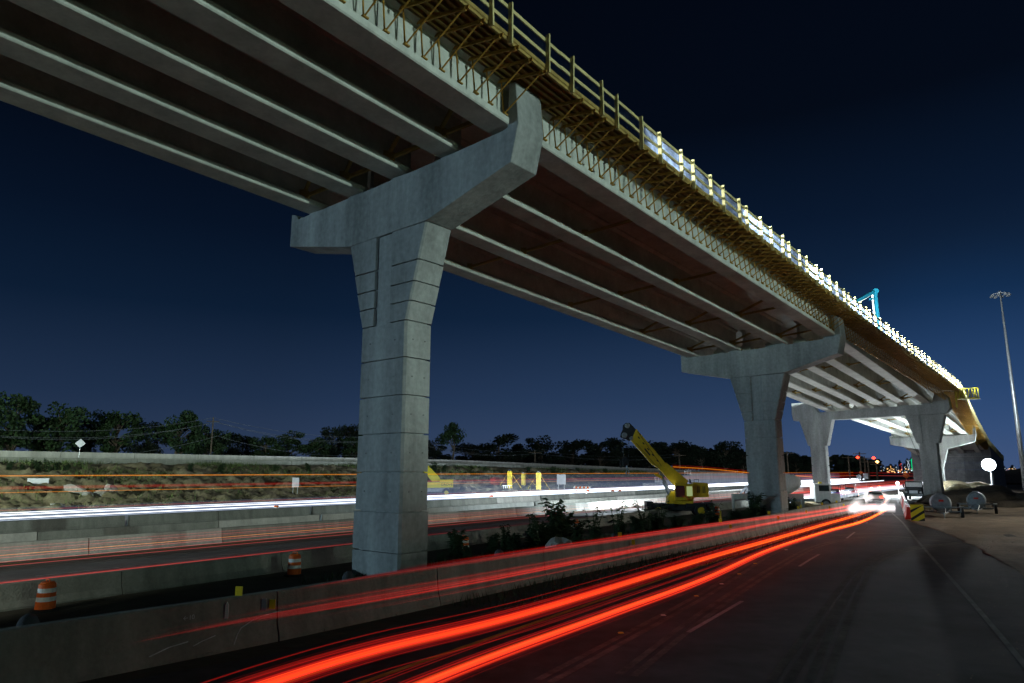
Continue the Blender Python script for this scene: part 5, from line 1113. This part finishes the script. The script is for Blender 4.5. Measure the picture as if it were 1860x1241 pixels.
# tank trailers on the dirt
def tank_trailer(g, rz, sc, lab, cone=False):
    r_ = empty('tank_trailer', g, rz, lab, 'trailer', 'tank trailers on the dirt'); r_.scale = (sc,) * 3
    b = MB(); b.lathe((0, 1.15, 1.2), [(.3, -1.0), (.66, -.97), (.76, -.88), (.76, .88), (.66, .97), (.3, 1.0)], 28, Matrix.Rotation(R(-90), 3, 'X')); b.box((0, 1.6, 1.95), (.5, .5, .12)); tk = b.build('tank', M['grey'], r_, smooth=False)
    b = MB(); b.box((0, .13, 1.4), (.36, .02, .16)); b.build('faded_label', M['red'], tk)
    b = MB()
    for z in (.55, .9): b.bar((-1.3, -.35, z), (1.3, -.35, z), .09)
    for u in (-1.3, -.62, 0, .62, 1.3): b.bar((u, -.35, .5), (u, -.35, .95), .08)
    b.bar((-.6, -.35, .5), (-.6, 3, .5), .12); b.bar((.6, -.35, .5), (.6, 3, .5), .12); b.bar((-1.2, 1.0, .45), (1.2, 1.0, .45), .12); b.build('frame', M['grey'], r_)
    b = MB(); b.bar((-.4, -.35, .5), (0, -1.5, .42), .08); b.bar((.4, -.35, .5), (0, -1.5, .42), .08); b.bar((0, -1.4, .45), (0, -1.4, 0), .06); b.tube([(.1, -1.4, .45), (.2, -.7, .8), (.1, -.3, .9)], .03, 6); b.build('tow_bar', M['galv'], r_)
    for u in (-1.42, 1.42):
        wheel(r_, (u, .3, .42), .42, .22)
        b = MB(); b.box((u, .3, .92), (.3, 1.0, .05)); b.build('mudguard', M['grey'], r_)
    return r_
tank_trailer(G(1713, 941), R(-27), 1.0, 'left tank trailer on the dirt beside the chevron panel')
tank_trailer(G(1776, 934), R(-34), 1.0, 'right tank trailer on the dirt with a traffic cone on its frame')
g = G(1776, 932); b = MB(); b.lathe((0, 0, 0), [(.2, 0), (.2, .04), (.15, .05), (.1, .3), (.05, .62), (.03, .7)], 16); o = b.build('traffic_cone', M['orange']); o.location = g + Vector((-.32, -.42, .94)); tag(o, 'orange traffic cone standing on the right tank trailer', 'traffic cone')
# chevron panel and red barrier
g = G(1668, 948); r_ = empty('chevron_panel', g, R(-26), 'yellow and black striped hazard panel at the road edge', 'hazard panel'); h_ = 1.25; W_ = .92
b = MB(); b.box((0, 0, h_ / 2 + .05), (W_, .04, h_)); bp = b.build('panel', M['reflect'], r_, bevel=.02); b = MB()
for k in (-.55, .05, .65, 1.2):
    q = []
    for u, zz in ((-W_ / 2, k), (W_ / 2, k + .62), (W_ / 2, k + .84), (-W_ / 2, k + .22)): q.append((u, max(.06, min(h_ + .04, zz))))
    if k == -.55: q = [(W_ / 2 - .6, .06), (W_ / 2, .06 + .2), (W_ / 2, .45), (W_ / 2 - .9, .06)]; q = [(.0, .06), (W_ / 2, .30), (W_ / 2, .06)]
    if k == 1.2: continue
    b.add([(u, -.024, z) for u, z in q] + [(u, -.020, z) for u, z in q], [tuple(range(len(q)))])
b.build('black_stripes', M['black'], bp); b = MB(); b.bar((-.3, .06, 0), (-.3, .06, 1.2), .06); b.bar((.3, .06, 0), (.3, .06, 1.2), .06); b.build('post', M['galv'], r_)
for k in range(4):
    o = jersey(G(1652 - k * 3.2, 944 - k * 9)[:2], G(1648.8 - k * 3.2, 935 - k * 9)[:2], 1.0, M['red'] if k % 2 == 0 else M['white'], 'plastic_barrier'); tag(o, '%s plastic barrier unit behind the striped hazard panel, number %s from it' % ('red' if k % 2 == 0 else 'white', ('one', 'two', 'three', 'four')[k]), 'plastic barrier', 'plastic barriers behind the hazard panel')
# dirt piles
def pile(pts, m, lab, name='dirt_pile'):
    b = MB()
    for k, (x, y, z, sx_, sy, sz) in enumerate(pts): b.rock((x, y, z), (sx_, sy, sz), k + len(lab), 4)
    o = b.build(name, m, smooth=True); return tag(o, lab, 'dirt pile')
pile([(G(x, y).x, G(x, y).y, -.2, a_, b_, c_) for x, y, a_, b_, c_ in ((1745, 925, 3.5, 2.5, 1.5), (1770, 920, 5, 3, 2.0), (1810, 918, 6, 3.5, 1.9), (1850, 920, 7, 4, 1.6), (1720, 924, 2.5, 2, 1.0))], M['rubble_dark'], 'long dark soil heap behind the tank trailers')
pile([(G(x, y).x, G(x, y).y, -.3, a_, b_, c_) for x, y, a_, b_, c_ in ((1755, 900, 5, 3, 2.6), (1735, 905, 4, 3, 1.8))], M['clay'], 'pale clay heap in front of the light tower')
pile([(G(x, y).x, G(x, y).y, -.3, a_, b_, c_) for x, y, a_, b_, c_ in ((1480, 922, 3, 2, .9), (1500, 918, 3, 2, .8), (1530, 915, 3, 2, .7), (1465, 925, 2.5, 2, 1.0))], M['clay'], 'low rubble heap at the foot of the left portal column')
pile([(G(x, y).x, G(x, y).y, -.3, a_, b_, c_) for x, y, a_, b_, c_ in ((1690, 925, 2.4, 1.6, .9), (1672, 925, 1.6, 1.4, .8), (1705, 922, 2, 1.5, .8))], M['clay'], 'low soil heap at the foot of the right portal column')
b = MB()
vs = []
for i in range(40):
    for j in range(12):
        x = 150 + i * 6; y = 175 + j * 10; z = 9 * math.sin(PI * j / 11) * min(1, (i + .5) / 6) * (.8 + .3 * noise.noise(Vector((i * .3, j * .4, 0)))) - .2; vs.append((x, y, z))
b.add(vs, [(i * 12 + j, (i + 1) * 12 + j, (i + 1) * 12 + j + 1, i * 12 + j + 1) for i in range(39) for j in range(11)]); tag(b.build('hill', M['gnd'], smooth=True), kind='structure')

# guy cable from the portal cap, work wall at the far bank
a = GY(1635, 752, 98); b_ = G(1706, 905); m = MB(); m.tube([Vector(), (b_ - a) * .5 + Vector((0, 0, -.5)), b_ - a], .03, 5); o = m.build('guy_cable', M['black']); o.location = a; tag(o, 'dark slack cable running from the portal cap to the ground', 'cable')
ww = empty('unfinished_wall', HP(150, 72, 0), 0, 'pale stepped concrete wall with rail frames, being built behind the crane', 'concrete wall'); b = MB()
for k in range(14):
    h_ = 1.2 + min(k, 4) * .55 - max(0, k - 9) * .25; c_ = HP(152 + k * 7, 71, h_ / 2); b.box(c_, (.4, 6.9, h_), Matrix.Rotation(-HA, 3, 'Z'))
unp(b.build('wall_panels', M['barrier2'], ww), ww)
for k, (s_1, h_) in enumerate(((154, 1.6), (163, 2.5), (172, 3.3))):
    b = MB(); p0 = HP(s_1, 70.6, h_); p1_ = HP(s_1 + 4, 70.6, h_)
    for z in (.0, .45, .9): b.bar(p0 + Vector((0, 0, z)), p1_ + Vector((0, 0, z)), .07)
    for f in (0, .5, 1): q = p0.lerp(p1_, f); b.bar(q - Vector((0, 0, .3)), q + Vector((0, 0, .9)), .07)
    unp(b.build('rail_frame', M['white'], ww), ww)

# teal concrete pump boom rising beyond the bridge
pq = BP(3, -.9, 0, bz(3) + 2.03); px_, py_, pz_ = pq; zt = GY(1597, 530, py_).z - pz_; pb_ = empty('concrete_pump', (px_, py_, pz_), 0, 'teal jointed concrete pump boom rising behind the bridge deck', 'concrete pump')
top = Vector((0, 0, zt)); e2 = GY(1550, 550, py_ - 3) - pq; e3 = e2 + Vector((-1.5, -3, -4.5))
b = MB(); b.bar((0, 0, .6), top, .5, .42); b.build('boom_mast', M['teal'], pb_); b = MB(); b.bar(top + Vector((0, 0, .1)), e2, .45, .4); b.build('boom_arm', M['teal'], pb_); b = MB(); b.lathe(top, [(.42, -.4), (.42, .4)], 14, Matrix.Rotation(PI / 2, 3, 'X')); b.bar(top * .93, top + (e2 - top) * .25 + Vector((0, 0, -.7)), .22); b.build('joint', M['teal'], pb_)
b = MB(); b.tube([Vector((-.55, -.3, 2)), top + Vector((-.55, -.3, -.5)), e2 + Vector((0, -.3, -.35)), e3], .14, 8); b.build('delivery_pipe', M['white'], pb_)
b = MB(); b.box((0, 0, .35), (1.6, 1.6, .7)); b.build('pedestal', M['teal'], pb_, bevel=.05)
# yellow finishing machine cantilever on the deck
base = BP(3, 7.9, -.5, bz(3)) ; sg = empty('screed_gantry', base, R(-8), 'bright yellow truss platform sticking out over the deck edge', 'gantry'); b = MB(); L_ = 2.2; zb = GY(1750, 724, base.y).z - base.z; h_ = 1.25
for y_ in (-.35, .35):
    for z in (zb, zb + h_): b.bar((-.4, y_, z), (L_, y_, z + .1), .09)
    for k in range(6):
        u0 = -.2 + k * L_ / 6; b.bar((u0, y_, zb), (u0 + L_ / 12, y_, zb + h_), .06); b.bar((u0 + L_ / 12, y_, zb + h_), (u0 + L_ / 6, y_, zb), .06)
b.bar((-.4, 0, zb - 1.2), (-.4, 0, zb + h_ + .5), .14); b.box((L_ / 2, 0, zb - .06), (L_ + .3, .8, .08)); b.bar((L_, -.35, zb), (L_, .35, zb), .1); b.bar((L_, -.35, zb + h_), (L_, .35, zb + h_), .1); b.bar((L_, -.35, zb), (L_, -.35, zb + h_ + .1), .1); b.bar((L_, .35, zb), (L_, .35, zb + h_ + .1), .1)
b.build('truss', M['yellow2'], sg)
point('gantry_light', base + Vector((-3.0, -2.5, zb + 2.5)), 2500, (.95, 1, .9), .1)
